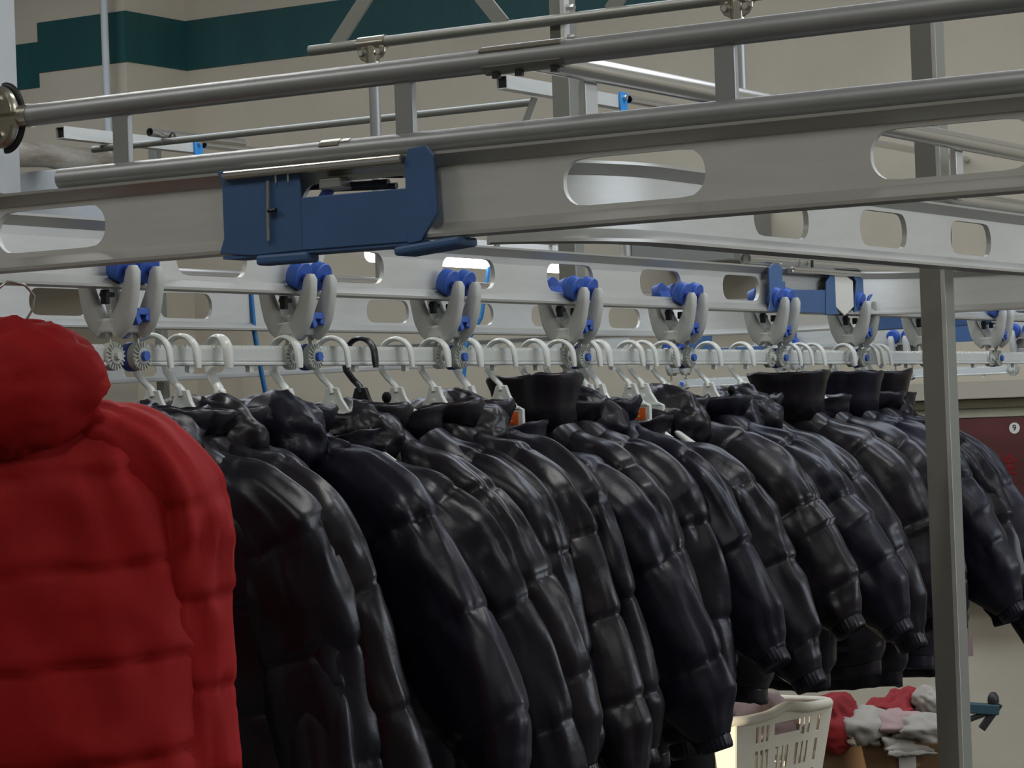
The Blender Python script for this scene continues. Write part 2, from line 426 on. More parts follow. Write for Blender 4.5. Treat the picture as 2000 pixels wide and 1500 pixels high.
# white rail at the right, curving in behind the near rail
P3 = Path().arc((X3-.32, 3.34), .32, -PI*.29, 0).line((X3, 3.34), (X3, 8.2))
base3 = .32*PI*.29
y3_of = lambda px: (1.16407*F_PX*(-X3)/(4100-px) + .51235*X3)/.8588
s3 = [base3 + (y3_of(p)-3.34) for p in (1534, 1733, 1903)]
s3 += [s3[-1]+.41*k for k in (1, 2, 3, 4)]
rail('curved_rail', 'white slotted rail curving away at the right below the near rail', P3, s3)
# parallel rail behind the garment rail
y4_of = lambda px: (1.16407*F_PX*(-X4)/(4100-px) + .51235*X4)/.8588
s4 = [y4_of(p) for p in (120, 367, 590, 761, 930, 1075, 1222)]
P4 = Path().line((X4, 2.4), (X4, 7.2)).arc((X4+.35, 7.2), .35, PI, PI/2).line((X4+.35, YR4), (X2-.03, YR4))
rail('rear_rail', 'pale slotted rail running parallel just behind the garment rail', P4, [y-2.4 for y in s4])
# far cross rail
xs5 = at_Y(-150, 720, Y5).x; xe5 = at_Y(2300, 700, Y5).x
rail('far_rail', 'dull olive slotted rail far behind the hangers, near the back wall', Path().line((xs5, Y5), (xe5, Y5)),
     [at_Y(p, 730, Y5).x-xs5 for p in (10, 140, 274, 405, 512, 627, 745, 860, 1010, 1140, 1270)] + [at_Y(1435, 690, Y5).x-xs5], matw='rail', matf='flange')

# ------------------------------------------------------------------ pipe frame over the near rail
ZU, ZL = CZ+.462, CZ+.366
def nx(px, py=300): return at_Y(px, py, Y1).x
t = thing('pipe_scaffold', 'grey double pipe frame with short uprights above the near rail', 'pipe frame', (nx(118), Y1, ZL))
o = t.location
b = MB(); b.pipe((nx(50), Y1, ZU), (-.5, Y1, ZU), .0158, n=24); b.build('upper_pipe', M['pipe'], t, smooth=40, off=o)
b = MB(); b.pipe((nx(118), Y1, ZL), (-.5, Y1, ZL), .0150, n=24); b.build('lower_pipe', M['pipe'], t, smooth=40, off=o)
for px in (241, 796, 1425, 2100):
    b = MB(); b.box((nx(px), Y1, (ZU+ZL)/2), (.028, .012, ZU-ZL-.02)); b.build('upright', M['pipe'], t, bevel=.002, off=o)
# sleeve coupling on the upper pipe, saddle clip on the lower one
def half_shell(b, x0, x1, y, z, r, a0, a1, th=.003, n=10):
    rings = []
    for x in (x0, x1):
        ring = []
        for i in range(n+1):
            a = a0+(a1-a0)*i/n; ring.append(Vector((x, y+math.cos(a)*(r+th), z+math.sin(a)*(r+th))))
        for i in range(n, -1, -1):
            a = a0+(a1-a0)*i/n; ring.append(Vector((x, y+math.cos(a)*r, z+math.sin(a)*r)))
        rings.append(ring)
    b.loft(rings)
g = thing('pipe_sleeve', 'split metal sleeve coupling on the upper pipe near the tall post', 'coupling', (nx(950), Y1, ZU))
b = MB(); half_shell(b, nx(952), nx(1112), Y1, ZU, .0158, -.1*PI, .80*PI); b.build('upper_shell', M['clamp'], g, smooth=40, off=g.location)
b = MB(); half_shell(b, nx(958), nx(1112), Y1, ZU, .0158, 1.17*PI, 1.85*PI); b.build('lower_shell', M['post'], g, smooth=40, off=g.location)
for px in (980, 1025, 1095):
    b = MB(); b.cyl((nx(px), Y1-.006, ZU-.024), (nx(px), Y1-.006, ZU-.017), .006, 10); b.build('bolt', M['dark'], g, smooth=40, off=g.location)
b = MB(); half_shell(b, nx(634), nx(672), Y1, ZL, .0150, -.2*PI, .86*PI, .002); o2 = b.build('saddle_clip', M['clamp'], None, smooth=40)
tag(o2, 'small bent metal saddle clip on the lower near pipe', 'clip')
b = MB(); half_shell(b, nx(672), nx(690), Y1, ZL, .0151, 0, .75*PI, .001); b.build('bright_edge', M['chrome'], o2, smooth=40)

# left hanging post with its round clamp
px0 = nx(28, 200)-.046
pt = thing('hanging_post', 'pale grey square post at the left edge standing on the near rail', 'post', (px0-.03, Y1+.04, ZR+RH))
b = MB(); b.span((px0-.055, Y1+.018, ZR+RH+.004), (px0-.004, Y1+.066, CZ+.85)); b.build('shaft', M['pipe'], pt, bevel=.002, off=pt.location)
b = MB(); b.span((px0-.075, Y1+.0, ZR+RH), (px0+.012, Y1+.085, ZR+RH+.004)); b.build('foot_plate', M['dark'], pt, off=pt.location)
cl = thing('round_clamp', 'round zinc clamp with two bolts gripping the left end of the upper pipe', 'clamp', (px0-.02, Y1, ZU))
cxx = nx(14, 230)
for s in (1, -1):
    b = MB(); rings = []
    for x_off, rr in ((0, .029), (.005, .033), (.013, .033), (.016, .030)):
        ring = []
        for i in range(21):
            a = s*(PI*.035+PI*.93*i/20)
            ring.append(Vector((cxx+math.cos(a)*rr*.92, Y1-.022+x_off, ZU+math.sin(a)*rr*1.36)))
        rings.append(ring)
    b.loft(rings); b.build('clamp_half', M['clamp'], cl, smooth=40, off=cl.location)
    b = MB(); b.cyl((cxx-.004, Y1-.034, ZU+s*.026), (cxx-.004, Y1-.018, ZU+s*.026), .0055, 6); b.build('bolt', M['bolt'], cl, off=cl.location)
    b = MB(); b.cyl((cxx-.004, Y1-.0245, ZU+s*.026), (cxx-.004, Y1-.020, ZU+s*.026), .0085, 16); b.build('washer', M['dark'], cl, off=cl.location)
    b = MB(); b.tube([(cxx+math.cos(a)*.0315, Y1-.002, ZU+math.sin(a)*.0455) for a in [s*(.10+.44*i/14)*PI for i in range(15)]], .0035, 8, ry=.006)
    b.build('dark_rim', M['dark'], cl, smooth=50, off=cl.location)
b = MB(); b.cyl((cxx-.03, Y1, ZU), (nx(64), Y1, ZU), .0172, 20); b.build('collar', M['clamp'], cl, smooth=40, off=cl.location)

# blue joint on the near rail
jx0, jx1 = nx(455, 420), nx(872, 400)
j = thing('blue_joint', 'blue switch plate with a rectangular opening wrapped round the near rail', 'rail joint', (jx0, Y1-.02, ZR))
o = j.location
yf = Y1-.026
def jplate(b, poly, th=.004, y=yf): b.extrude([(u, v) for u, v in poly], lambda u, v, w: Vector((u, y+w, ZR+v)), th)
w_ = jx1-jx0
a = jx0; hole0, hole1 = nx(610, 380), nx(818, 370)
b = MB(); jplate(b, [(a-.004, .0), (a+.004, .020), (a+.004, .092), (a-.004, .112), (a+.022, .112), (a+.022, .100), (hole0, .100), (hole0, -.004), (a+.05, -.006)][::-1]); b.build('left_plate', M['blue'], j, off=o, bevel=.001)
b = MB(); jplate(b, [(hole0, -.004), (hole0, .066), (hole1, .066), (hole1, -.004)][::-1]); b.build('middle_plate', M['blue'], j, off=o, bevel=.001)
b = MB(); jplate(b, [(hole1-.002, -.006), (hole1-.002, .100), (hole1+.004, .117), (jx1-.01, .119), (jx1+.001, .105), (jx1+.004, .03), (jx1-.012, .010), (jx1-.022, -.004), (hole1+.006, -.006)][::-1], .005, yf-.001); b.build('right_plate', M['blue'], j, off=o, bevel=.001)
b = MB(); b.span((a, yf, -.008+ZR), (jx1-.02, Y1+.026, -.003+ZR)); b.build('bottom_plate', M['blue'], j, off=o)
b = MB(); b.box((a+.10, yf+.01, ZR-.013), (.085, .03, .014)); b.build('bottom_lug', M['blue'], j, off=o, bevel=.004)
b = MB(); b.box((jx1-.01, yf+.012, ZR-.012), (.10, .05, .012), Matrix.Rotation(-.08, 3, 'Y')); b.build('bottom_lug', M['blue'], j, off=o, bevel=.004)
b = MB(); b.span((nx(466, 370), yf-.010, ZR+.098), (nx(812, 330), yf+.012, ZR+.110)); b.build('cover_strip', M['clamp'], j, off=o, bevel=.002)
b = MB(); b.span((nx(466, 370), yf-.0125, ZR+.1025), (nx(812, 330), yf-.009, ZR+.106)); b.build('cover_rib', M['chrome'], j, off=o)
xh = nx(553, 420)
b = MB(); b.tube([(xh, yf-.006, ZR+.092), (xh-.001, yf-.007, ZR+.05), (xh-.002, yf-.006, ZR+.012)], .0026, 8); b.build('hinge_rod', M['bolt'], j, smooth=40, off=o)
b = MB(); b.cyl((xh, yf-.008, ZR+.052), (xh+.013, yf-.008, ZR+.052), .003, 8); b.build('hinge_pin', M['dark'], j, off=o)
for i, (u, v, l) in enumerate(((.0, .092, .06), (.01, .083, .14), (.06, .078, .10), (.12, .092, .05))):
    b = MB(); b.cyl((hole0-.03+u, Y1+.0+.004*i, ZR+v), (hole0-.03+u+l, Y1+.004*i, ZR+v-.004), .0045, 8); b.build('linkage_rod', M['dark'], j, off=o, smooth=40)
b = MB(); b.box((hole0+.045, Y1-.01, ZR+.082), (.035, .03, .016)); b.build('linkage_block', M['pipe'], j, off=o, bevel=.003)
b = MB(); b.box((hole0+.03, Y1-.012, ZR+.068), (.012, .01, .020), Matrix.Rotation(.7, 3, 'Y')); b.build('linkage_tab', M['hubblue'], j, off=o)
for px in (566, 590):
    b = MB(); b.cyl((nx(px, 360), yf-.006, ZR+.088), (nx(px, 360), yf-.006, ZR+.100), .0014, 6); b.build('screw', M['bolt'], j, off=o)

# ------------------------------------------------------------------ frames over the other rails
fr = thing('right_pipe_frame', 'bright galvanised double pipe frame receding above the white curved rail', 'pipe frame', (X3, 3.0, ZL))
o = fr.location
b = MB(); b.pipe((X3+.035, Y1+.012, ZU), (X3+.035, 8.4, ZU), .0158, n=24); b.build('upper_pipe', M['chrome'], fr, smooth=40, off=o)
b = MB(); b.pipe((X3, 3.62, ZL), (X3, 8.4, ZL), .0150, n=24); b.build('lower_pipe', M['chrome'], fr, smooth=40, off=o)
for y in (3.12, 4.46, 5.8, 7.2):
    b = MB(); b.box((X3+.02, y, (ZU+ZL)/2-.006), (.012, .035, ZU-ZL)); b.build('upright', M['rail'], fr, bevel=.002, off=o)
fr2 = thing('garment_rail_pipe', 'short grey pipe with a ring clamp lying along the garment rail joint', 'pipe', (X2, y2_of(1462), ZL))
o = fr2.location
b = MB(); b.pipe((X2+.005, y2_of(1462), ZL), (X2+.005, 9.3, ZL), .0155, n=24); b.build('pipe', M['chrome'], fr2, smooth=40, off=o)
b = MB(); b.cyl((X2+.005, y2_of(1556), ZL), (X2+.005, y2_of(1571), ZL), .019, 24); b.build('ring_clamp', M['bolt'], fr2, smooth=40, off=o)
b = MB(); b.cyl((X2+.03, y2_of(1574), ZL-.012), (X2+.03, y2_of(1574), ZL+.006), .004, 8); b.build('bolt', M['dark'], fr2, off=o)
fr4 = thing('rear_rail_pipe', 'bright pipe lying along the top of the rear rail, seen through the slots', 'pipe', (X4, 2.6, ZL))
b = MB(); b.pipe((X4, 2.6, ZL+.003), (X4, 7.4, ZL+.003), .0155, n=24); b.build('pipe', M['chrome'], fr4, smooth=40, off=fr4.location)

# overhead truss with hangers
YT, ZT = 5.81, CZ+1.0
tx = lambda px: at_Y(px, 80, YT).x
tr = thing('overhead_truss', 'grey welded pipe truss with diagonal flats crossing the top of the picture', 'truss', (tx(605), YT, ZT))
o = tr.location
b = MB(); b.pipe((tx(605), YT, ZT), (tx(2100), YT, ZT), .0142, n=20); b.build('lower_chord', M['post'], tr, smooth=40, off=o)
b = MB(); b.pipe((tx(605), YT, ZT+.36), (tx(2100), YT, ZT+.36), .0142, n=20); b.build('upper_chord', M['post'], tr, smooth=40, off=o)
for pa, pb in ((655, 855), (985, 800), (1195, 1400), (1560, 1380)):
    b = MB(); b.bar((tx(pa), YT, ZT+.005), (tx(pb), YT, ZT+.36), .040, .008, up=(0, 1, 0)); b.build('diagonal', M['post'], tr, bevel=.001, off=o)
def tee_clamp(px, X, zbot, label, plabel):
    c = thing('tee_clamp', label, 'clamp', (X, YT, ZT), 0, 'zinc clamps under the truss')
    oo = c.location
    b = MB(); b.cyl((X-.042, YT, ZT), (X+.042, YT, ZT), .0185, 20); b.build('sleeve', M['clamp'], c, smooth=40, off=oo)
    b = MB(); b.cyl((X, YT, ZT-.01), (X, YT, ZT-.062), .0185, 20); b.build('socket', M['clamp'], c, smooth=40, off=oo)
    for s in (-1, 1):
        b = MB()
        b.extrude([(s*.012, -.012), (s*.044, -.012), (s*.043, -.028), (s*.034, -.042), (s*.014, -.052)], lambda u, v, w: Vector((X+u, YT-.006+w, ZT+v)), .008)
        b.build('ear', M['clamp'], c, off=oo, bevel=.003)
        b = MB(); b.cyl((X+s*.028, YT-.020, ZT-.026), (X+s*.028, YT-.008, ZT-.026), .008, 6); b.build('bolt', M['bolt'], c, off=oo)
    p = MB(); p.pipe((X, YT, zbot), (X, YT, ZT-.055), .0145, n=20)
    tag(p.build('hanger_pipe', M['pipe'], None, smooth=40), plabel, 'pipe')
tee_clamp(745, X4, ZL+.02, 'zinc tee clamp with two bolts under the left end of the truss', 'vertical grey pipe hanging from the truss down to the rear rail')
tee_clamp(1420, X2, ZR+RH+.004, 'zinc tee clamp with two bolts at the top edge above the garment rail', 'vertical grey pipe from the truss down to the garment rail joint')

# posts standing on the floor
def post(name, label, x, y, ztop, w=.05, m='post', strip=True):
    p = thing(name, label, 'post', (x, y, 0))
    b = MB(); b.span((-w/2, -w/2, .008), (w/2, w/2, ztop)); b.build('shaft', M[m], p, bevel=.003)
    b = MB(); b.span((-.07, -.07, 0), (.07, .07, .008)); b.build('base_plate', M['post'], p)
    return p
pp = at_Y(1084, 100, YT)
p1 = post('tall_post', 'square grey post in the middle, bolted to the truss', pp.x, YT+.045, 3.6, .05)
for z in (ZT+.03, ZT-.045):
    b = MB(); b.cyl((.02, -.03, z), (.052, -.03, z), .008, 6); b.build('bolt', M['bolt'], p1)
b = MB(); b.span((.020, -.048, ZT-.07), (.032, -.022, ZT+.12)); b.build('bolt_plate', M['rail'], p1)
pr = at_depth(1843, 900, 5.0)
p2 = post('front_post', 'square grey post standing in front of the jackets at the right', pr.x, pr.y, 3.4, .05)
b = MB(); b.span((.018, -.0265, .02), (.0262, -.0245, 3.39)); b.build('corner_strip', M['rail'], p2)
pf = at_Y(314, 700, Y5+.1)
post('far_post', 'slim olive post far behind the hangers at the left', pf.x, Y5+.11, 3.0, .045)
pf = at_Y(1010, 700, Y5+.1)

# ------------------------------------------------------------------ upper pipes at the back
YB, ZB = 7.1, CZ+.978
bx = lambda px: at_Y(px, 240, YB).x
b = MB(); b.pipe((bx(180), YB, ZB), (bx(1040), YB, ZB), .0118, n=16)
tag(b.build('cross_pipe', M['post'], None, smooth=40), 'long thin horizontal pipe in front of the cream wall under the teal band', 'pipe')
def bracket_set(px, X, ystart, labels):
    z = ZB+.037
    t = thing('square_tube', labels[0], 'tube', (X, ystart, z))
    b = MB()
    for dz, dy in ((.019, 0), (-.019, 0)): b.span((X-.02, ystart, z+dz-.0015), (X+.02, ystart+.75, z+dz+.0015))
    for dx in (.0185, -.0185): b.span((X+dx-.0015, ystart, z-.0175), (X+dx+.0015, ystart+.75, z+.0175))
    b.build('shell', M['rail'], t, off=t.location)
    b = MB(); b.span((X-.016, ystart+.012, z-.016), (X+.016, ystart+.02, z+.016)); b.build('shade_plug', M['holeshade'], t, off=t.location)  # black plug painted as the shade in the tube mouth
    k = thing('blue_bracket', labels[1], 'bracket', (X+.03, ystart+.72, z-.04))
    b = MB(); b.span((X+.022, ystart+.70, z-.095), (X+.028, ystart+.745, z+.03)); b.build('plate', M['skyblue'], k, off=k.location)
    for dz in (.012, -.05):
        b = MB(); b.cyl((X+.028, ystart+.722, z+dz), (X+.040, ystart+.722, z+dz), .009, 6); b.build('bolt', M['bolt'], k, off=k.location)
    p = MB(); p.pipe((X+.034, ystart+.745, z+.008), (X+.034, ROOM['y1']-.01, z+.008), .0142, n=16)
    tag(p.build('wall_pipe', M['chrome'], None, smooth=40), labels[2], 'pipe')
q = at_Y(980, 180, 6.86)
bracket_set(980, q.x, 6.86, ('open ended square tube below the sleeve coupling by the tall post', 'sky blue bracket plate with bolts just right of the tall post', 'pale pipe running from the right blue bracket to the wall'))
q = at_Y(117, 280, 6.87)
bracket_set(117, q.x, 6.87, ('open ended square tube at the left below the teal band', 'sky blue bracket plate at the left under the shiny pipe end', 'pale pipe running from the left blue bracket to the wall'))
for s in (-1, 1):
    pass
b = MB(); v = at_Y(1035, 205, 7.05)
b.bar((v.x, 7.08, ZB+.01), (v.x-.055, 7.08, ZB-.10), .006, .03, up=(0, 1, 0)); 
st = b.build('angled_strut', M['post'], None); tag(st, 'pale angled flat strut under the open square tube by the tall post', 'strut')
v = at_Y(300, 266, 7.05)
sp = thing('shiny_pipe_end', 'short shiny pipe with an open end resting on the thin pipe at the left', 'pipe', (v.x, 7.04, ZB+.027))
b = MB(); b.pipe((v.x, 7.03, ZB+.028), (v.x, 7.55, ZB+.028), .015, n=20); b.build('pipe', M['chrome'], sp, smooth=40, off=sp.location)
b = MB(); b.tube([(v.x+.02+.04*i/6, YB, ZB+math.sin(i/6*PI)*.03-.002) for i in range(7)], .003, 6); b.build('wire_clip', M['dark'], sp, off=sp.location)

# thin conduit and stained lagged pipe by the pilaster, pale duct under it
q = at_depth(211, 300, 12.2)
lag = thing('lagged_pipe', 'fat stained lagged pipe at the left edge beside the pilaster', 'pipe', (q.x, 9.3, q.z))
qa = at_depth(15, 303, 11.3); 
q2 = at_Y(222, 318, 10.12)
b = MB(); path = [Vector((q2.x, q2.y-.95+.95*i/10, q2.z+.0+.004*math.sin(i*1.7))) for i in range(11)]
b.tube(path, [.058+.003*math.sin(i*2.3) for i in range(11)], 20); b.build('lagging', M['lag'], lag, smooth=60, off=lag.location)
b = MB(); b.cyl((q2.x, q2.y-1.4, q2.z), (q2.x, q2.y-.9, q2.z), .045, 16); b.build('inner_pipe', M['duct'], lag, smooth=60, off=lag.location)
b = MB(); q3 = at_Y(213, 302, 10.05); b.cyl((q3.x, 10.05, q3.z-.02), (q3.x, 10.05, ROOM['z1']-.01), .0185, 14)
tag(b.build('conduit', M['duct'], None, smooth=50), 'thin pale vertical conduit in front of the teal band at the left', 'conduit')
q4 = at_Y(20, 342, 9.6); q5 = at_Y(235, 470, 9.6)
du = MB(); du.span((q4.x-.5, 9.55, q5.z), (q5.x, 9.95, q4.z)); tag(du.build('air_duct', M['duct'], None, bevel=.01), 'pale grey box duct at the left under the lagged pipe', 'duct')
q6 = at_Y(1232, 470, 10.2); q7 = at_Y(1432, 508, 10.2)
du = thing('cable_tray', 'dull olive box beam on the wall between the white curved rail and the garment rail', 'beam', (q6.x, 10.2, q7.z))
b = MB(); b.span((q6.x, 10.2, q7.z), (q7.x, 10.59, q6.z+.12)); b.build('beam_box', M['post'], du, bevel=.006, off=du.location)
b = MB(); b.span((q6.x-.03, 10.19, q7.z), (q6.x-.004, 10.59, q6.z+.12)); b.build('end_plate', M['rail'], du, off=du.location)

# fluorescent fitting seen through a slot of the garment rail
t = thing('batten_lamp', 'lit white tube lamp glimpsed through the garment rail slots', 'lamp', (-4.15, 6.2, CZ+.452))
b = MB(); b.cyl((0, .02, .03), (0, 1.14, .03), .026, 14); b.build('tube', M['lamp'], t, smooth=60)
b = MB(); b.span((-.04, 0, .056), (.04, 1.16, .085)); b.build('housing', M['lampbody'], t)
for y in (.2, .95):
    b = MB(); b.span((.0, y, .085), (.30, y+.02, .09)); b.span((.292, y, -.07), (.30, y+.02, .09)); b.build('bracket', M['post'], t)

# ------------------------------------------------------------------ trolleys and hanger bars
def make_trolley(label, group):
    t = thing('trolley', label, 'trolley', (0, 0, 0), 0, group)
    b = MB(); b.box((0, 0, .012), (.040, .088, .024)); b.box((0, 0, .030), (.022, .050, .016)); b.build('base_block', M['yoke'], t, bevel=.004)
    for s in (1, -1):
        for y in (-.031, .031):
            # the curved arm, swept in the x-z plane
            pts = [(.010, .002), (.023, .016), (.034, .036), (.042, .058), (.048, .080), (.051, .099), (.051, .108)]
            wid = [.015, .0185, .0175, .0145, .0120, .0100, .0055]
            rings = []
            for i, ((x, z), w) in enumerate(zip(pts, wid)):
                a = pts[max(i-1, 0)]; c = pts[min(i+1, len(pts)-1)]
                tx_, tz_ = c[0]-a[0], c[1]-a[1]; l = math.hypot(tx_, tz_); n_ = (tz_/l, -tx_/l)
                hy = .0125 if i < 6 else .008
                ring = []
                for k in range(12):
                    q = 2*PI*k/12
                    cu, su = math.cos(q), math.sin(q)
                    cu = math.copysign(abs(cu)**.6, cu); su = math.copysign(abs(su)**.6, su)
                    ring.append(Vector((s*(x+n_[0]*w*cu), y+hy*su, z+n_[1]*w*cu)))
                rings.append(ring if s > 0 else ring[::-1])
            b = MB(); b.loft(rings); b.build('arm', M['yoke'], t, smooth=50)
            ax = Vector((s*.94, 0, -.34)).normalized(); c = Vector((s*.027, y, .1075))
            b = MB(); b.cyl(c-ax*.012, c+ax*.010, .0255, 28)
            w = b.build('wheel', M['wheel'], t, smooth=40, bevel=.002)
            b = MB(); b.cyl(c+ax*.0102, c+ax*.016, .008, 12); b.build('axle', M['hubblue'], w)
    b = MB(); b.box((.034, -.013, .026), (.018, .013, .028), Matrix.Rotation(.5, 3, 'X')); b.box((.034, .004, .034), (.018, .030, .012)); b.box((.034, .018, .028), (.016, .012, .02), Matrix.Rotation(-.3, 3, 'X'))
    b.build('blue_latch', M['wheel'], t, bevel=.002)
    b = MB(); b.box((-.010, -.030, .060), (.012, .012, .024)); b.box((-.012, -.022, .064), (.01, .03, .008)); b.build('dark_catch', M['dark'], t, bevel=.002)
    b = MB(); b.box((-.010, .030, .060), (.012, .012, .016)); b.build('dark_catch', M['dark'], t, bevel=.002)
    for y in (-.036, .036):
        b = MB(); b.cyl((0, y, -.028), (0, y, .004), .0042, 10); b.cyl((0, y, -.008), (0, y, 0), .0065, 6); b.build('hanging_pin', M['bolt'], t, smooth=40)
    return t
def make_bar(label, group, L=.43):
    t = thing('hanger_bar', label, 'bar', (0, 0, 0), 0, group)
    b = MB(); b.box((0, L/2, .003), (.012, L-.02, .022)); b.build('web', M['barmat'], t, bevel=.001)
    b = MB(); b.box((0, L/2, -.0125), (.018, L-.02, .007)); b.build('lower_rib', M['barmat'], t, bevel=.002)
    b = MB()
    n = 34
    for i in range(n):
        y = .02+(L-.04)*i/n; d = (L-.04)/n
        b.add([(-.006, y, .0135), (.006, y, .0135), (.006, y+d*.9, .0135), (-.006, y+d*.9, .0135), (-.005, y+d*.25, .0195), (.005, y+d*.25, .0195), (.005, y+d*.6, .0195), (-.005, y+d*.6, .0195)],
              [(0,1,5,4), (1,2,6,5), (2,3,7,6), (3,0,4,7), (4,5,6,7)])
    b.build('toothed_edge', M['barmat'], t)
    def disc(y, blue):
        b = MB(); b.cyl((-.004, y, 0), (.010, y, 0), .0235, 28); b.cyl((.010, y, 0), (.014, y, 0), .014, 20)
        h = b.build('end_disc', M['hub'], t, smooth=40, bevel=.001)
        b = MB()
        for k in range(18):
            a = 2*PI*k/18; b.box((.0112, y+math.cos(a)*.0185, math.sin(a)*.0185), (.0035, .0085, .0022), Matrix.Rotation(a, 3, 'X'))
        b.build('ribs', M['hub'], h)
        b = MB(); b.cyl((.013, y, 0), (.021, y, 0), .0085 if blue else .007, 8); b.build('cap', M['wheel'] if blue else M['hub'], h, smooth=30)
        if blue:
            b = MB(); b.cyl((-.020, y, 0), (-.004, y, 0), .0245, 28); b.build('blue_disc', M['hubblue'], t, smooth=40, bevel=.002)
    disc(0, True); disc(L, False)
    for f in (.32, .72):
        b = MB(); b.box((0, L*f, -.021), (.010, .012, .012)); b.build('lug', M['barmat'], t)
    return t
ZTRO = CZ + .166; ZBAR = CZ + .128
tro = make_trolley('', 'trolleys on the garment rail'); bar = make_bar('', 'bars hung along the garment rail')
KS = list(range(-1, 10))
for i, k in enumerate(KS):
    y = 3.472 + .5*k
    where = ['just left of the red hood', 'nearest the red jacket', 'second from the red jacket', 'third from the red jacket', 'fourth from the red jacket', 'fifth from the red jacket', 'sixth, beside the garment rail blue joint', 'seventh, just past the garment rail joint', 'eighth, left of the grey post', 'right of the grey post', 'last at the right edge'][i]
    lab = 'grey blue-wheeled trolley on the garment rail, ' + where
    lab2 = 'pale toothed bar, near end at the trolley ' + where.split(',')[0]
    loc = (X2, y-.036, ZTRO)
    if i == 0:
        tro.location = loc; tro['label'] = lab; bar.location = (X2, y, ZBAR); bar['label'] = lab2
    else:
        copy_thing(tro, loc, 0, lab); copy_thing(bar, (X2, y, ZBAR), 0, lab2)
# trolleys and bars of the far rail
xh5 = at_Y(1776, 738, Y5).x
for i, k in enumerate((-2, -1, 0, 1)):
    x = xh5 + .5*k + .0
    lab = 'small distant trolley with blue wheels on the far rail, %s from the left' % ORD[i]
    r = copy_thing(tro, (x-.02, Y5, ZTRO), PI/2, lab); r['group'] = 'trolleys on the far rail'
    r = copy_thing(bar, (x, Y5, ZBAR-.005), -PI/2, 'shiny distant toothed bar below the far rail, %s from the left' % ORD[i]); r['group'] = 'bars below the far rail'

# blue joints of the other rails
def joint_y(name, label, X, ya_, yb_, z=ZR, strip=True):
    j = thing(name, label, 'rail joint', (X, ya_, z)); o = j.location; xf = X+.0265
    def pl(nm, poly, th=.004, dx=0, m='blue'):
        b = MB(); b.extrude(poly, lambda u, v, w: Vector((xf+dx+w, ya_+u, z+v)), th); b.build(nm, M[m], j, off=o, bevel=.001)
    Lj = yb_-ya_
    pl('left_plate', [(-.01, .0), (.09, .0), (.09, .075), (.075, .075), (.075, .112), (.03, .118), (0, .105), (0, .02)])
    pl('low_plate', [(.09, .0), (.34, .0), (.36, .06), (.09, .055)])
    pl('middle_plate', [(.32, -.004), (.40, -.002), (.385, .02), (.385, .098), (.36, .10), (.33, .08)], dx=.003)
    pl('pale_cover', [(.385, .018), (.44, -.004), (.50, .02), (.50, .086), (.46, .098), (.385, .096)], dx=.002, m='white')
    pl('right_plate', [(.50, .0), (.60, .0), (.565, .022), (.565, .11), (.50, .10), (.52, .085), (.505, .03)], dx=.003)
    if strip:
        b = MB(); b.box((xf+.004, ya_+.36, z+.104), (.016, .49, .014)); b.build('cover_strip', M['chrome'], j, off=o, bevel=.002)
        b = MB(); b.box((xf+.014, ya_+.36, z+.106), (.006, .49, .004)); b.build('cover_rib', M['chrome'], j, off=o)
joint_y('blue_joint', 'blue joint with a pale cover on the garment rail left of the post', X2, y2_of(1490), y2_of(1684))
j = thing('blue_joint', 'small pale blue joint plate on the garment rail just left of the post', 'rail joint', (X2-.2, YR4-.03, ZR))
b = MB(); b.span((X2-.42, YR4-.032, ZR-.004), (X2-.03, YR4-.026, ZR+.07)); b.build('plate', M['blue'], j, off=j.location)
b = MB(); b.span((X2-.42, YR4-.05, ZR-.008), (X2-.03, YR4+.03, ZR-.003)); b.build('bottom_plate', M['blue'], j, off=j.location)
j = thing('blue_joint', 'dark blue joint plate on the far rail behind the bars', 'rail joint', (at_Y(1355, 690, Y5).x, Y5-.03, ZR)); o = j.location
b = MB(); b.span((at_Y(1352, 690, Y5).x, Y5-.032, ZR-.012), (at_Y(1505, 690, Y5).x, Y5-.026, ZR+.022)); b.build('low_plate', M['blue'], j, off=o)
b = MB(); b.span((at_Y(1352, 690, Y5).x, Y5-.034, ZR+.02), (at_Y(1398, 690, Y5).x, Y5-.028, ZR+.085)); b.build('left_plate', M['blue'], j, off=o)
b = MB(); b.span((at_Y(1550, 690, Y5).x, Y5-.034, ZR+.0), (at_Y(1563, 690, Y5).x, Y5-.028, ZR+.075)); b.build('right_plate', M['blue'], j, off=o)
j = thing('blue_joint', 'dark blue joint plate on the far rail right of the post', 'rail joint', (at_Y(1860, 660, Y5).x, Y5-.03, ZR)); o = j.location
b = MB(); b.span((at_Y(1850, 660, Y5).x, Y5-.034, ZR+.0), (at_Y(1935, 660, Y5).x, Y5-.028, ZR+.085)); b.build('plate', M['blue'], j, off=o)
# dangling blue cords behind the bars
def cord(pxs, d, label, r=.006):
    b = MB(); b.tube([at_depth(x, y, d) for x, y in pxs], r, 8); tag(b.build('dangling_cord', M['strap'], None, smooth=60), label, 'cord')
cord([(484, 530), (490, 570), (497, 650), (504, 690), (511, 730), (519, 770)], 6.46, 'bright blue cord dangling behind the first hanger bar')
cord([(955, 520), (948, 570), (940, 620), (912, 670), (906, 740)], 7.99, 'bright blue cord dangling behind the third trolley')

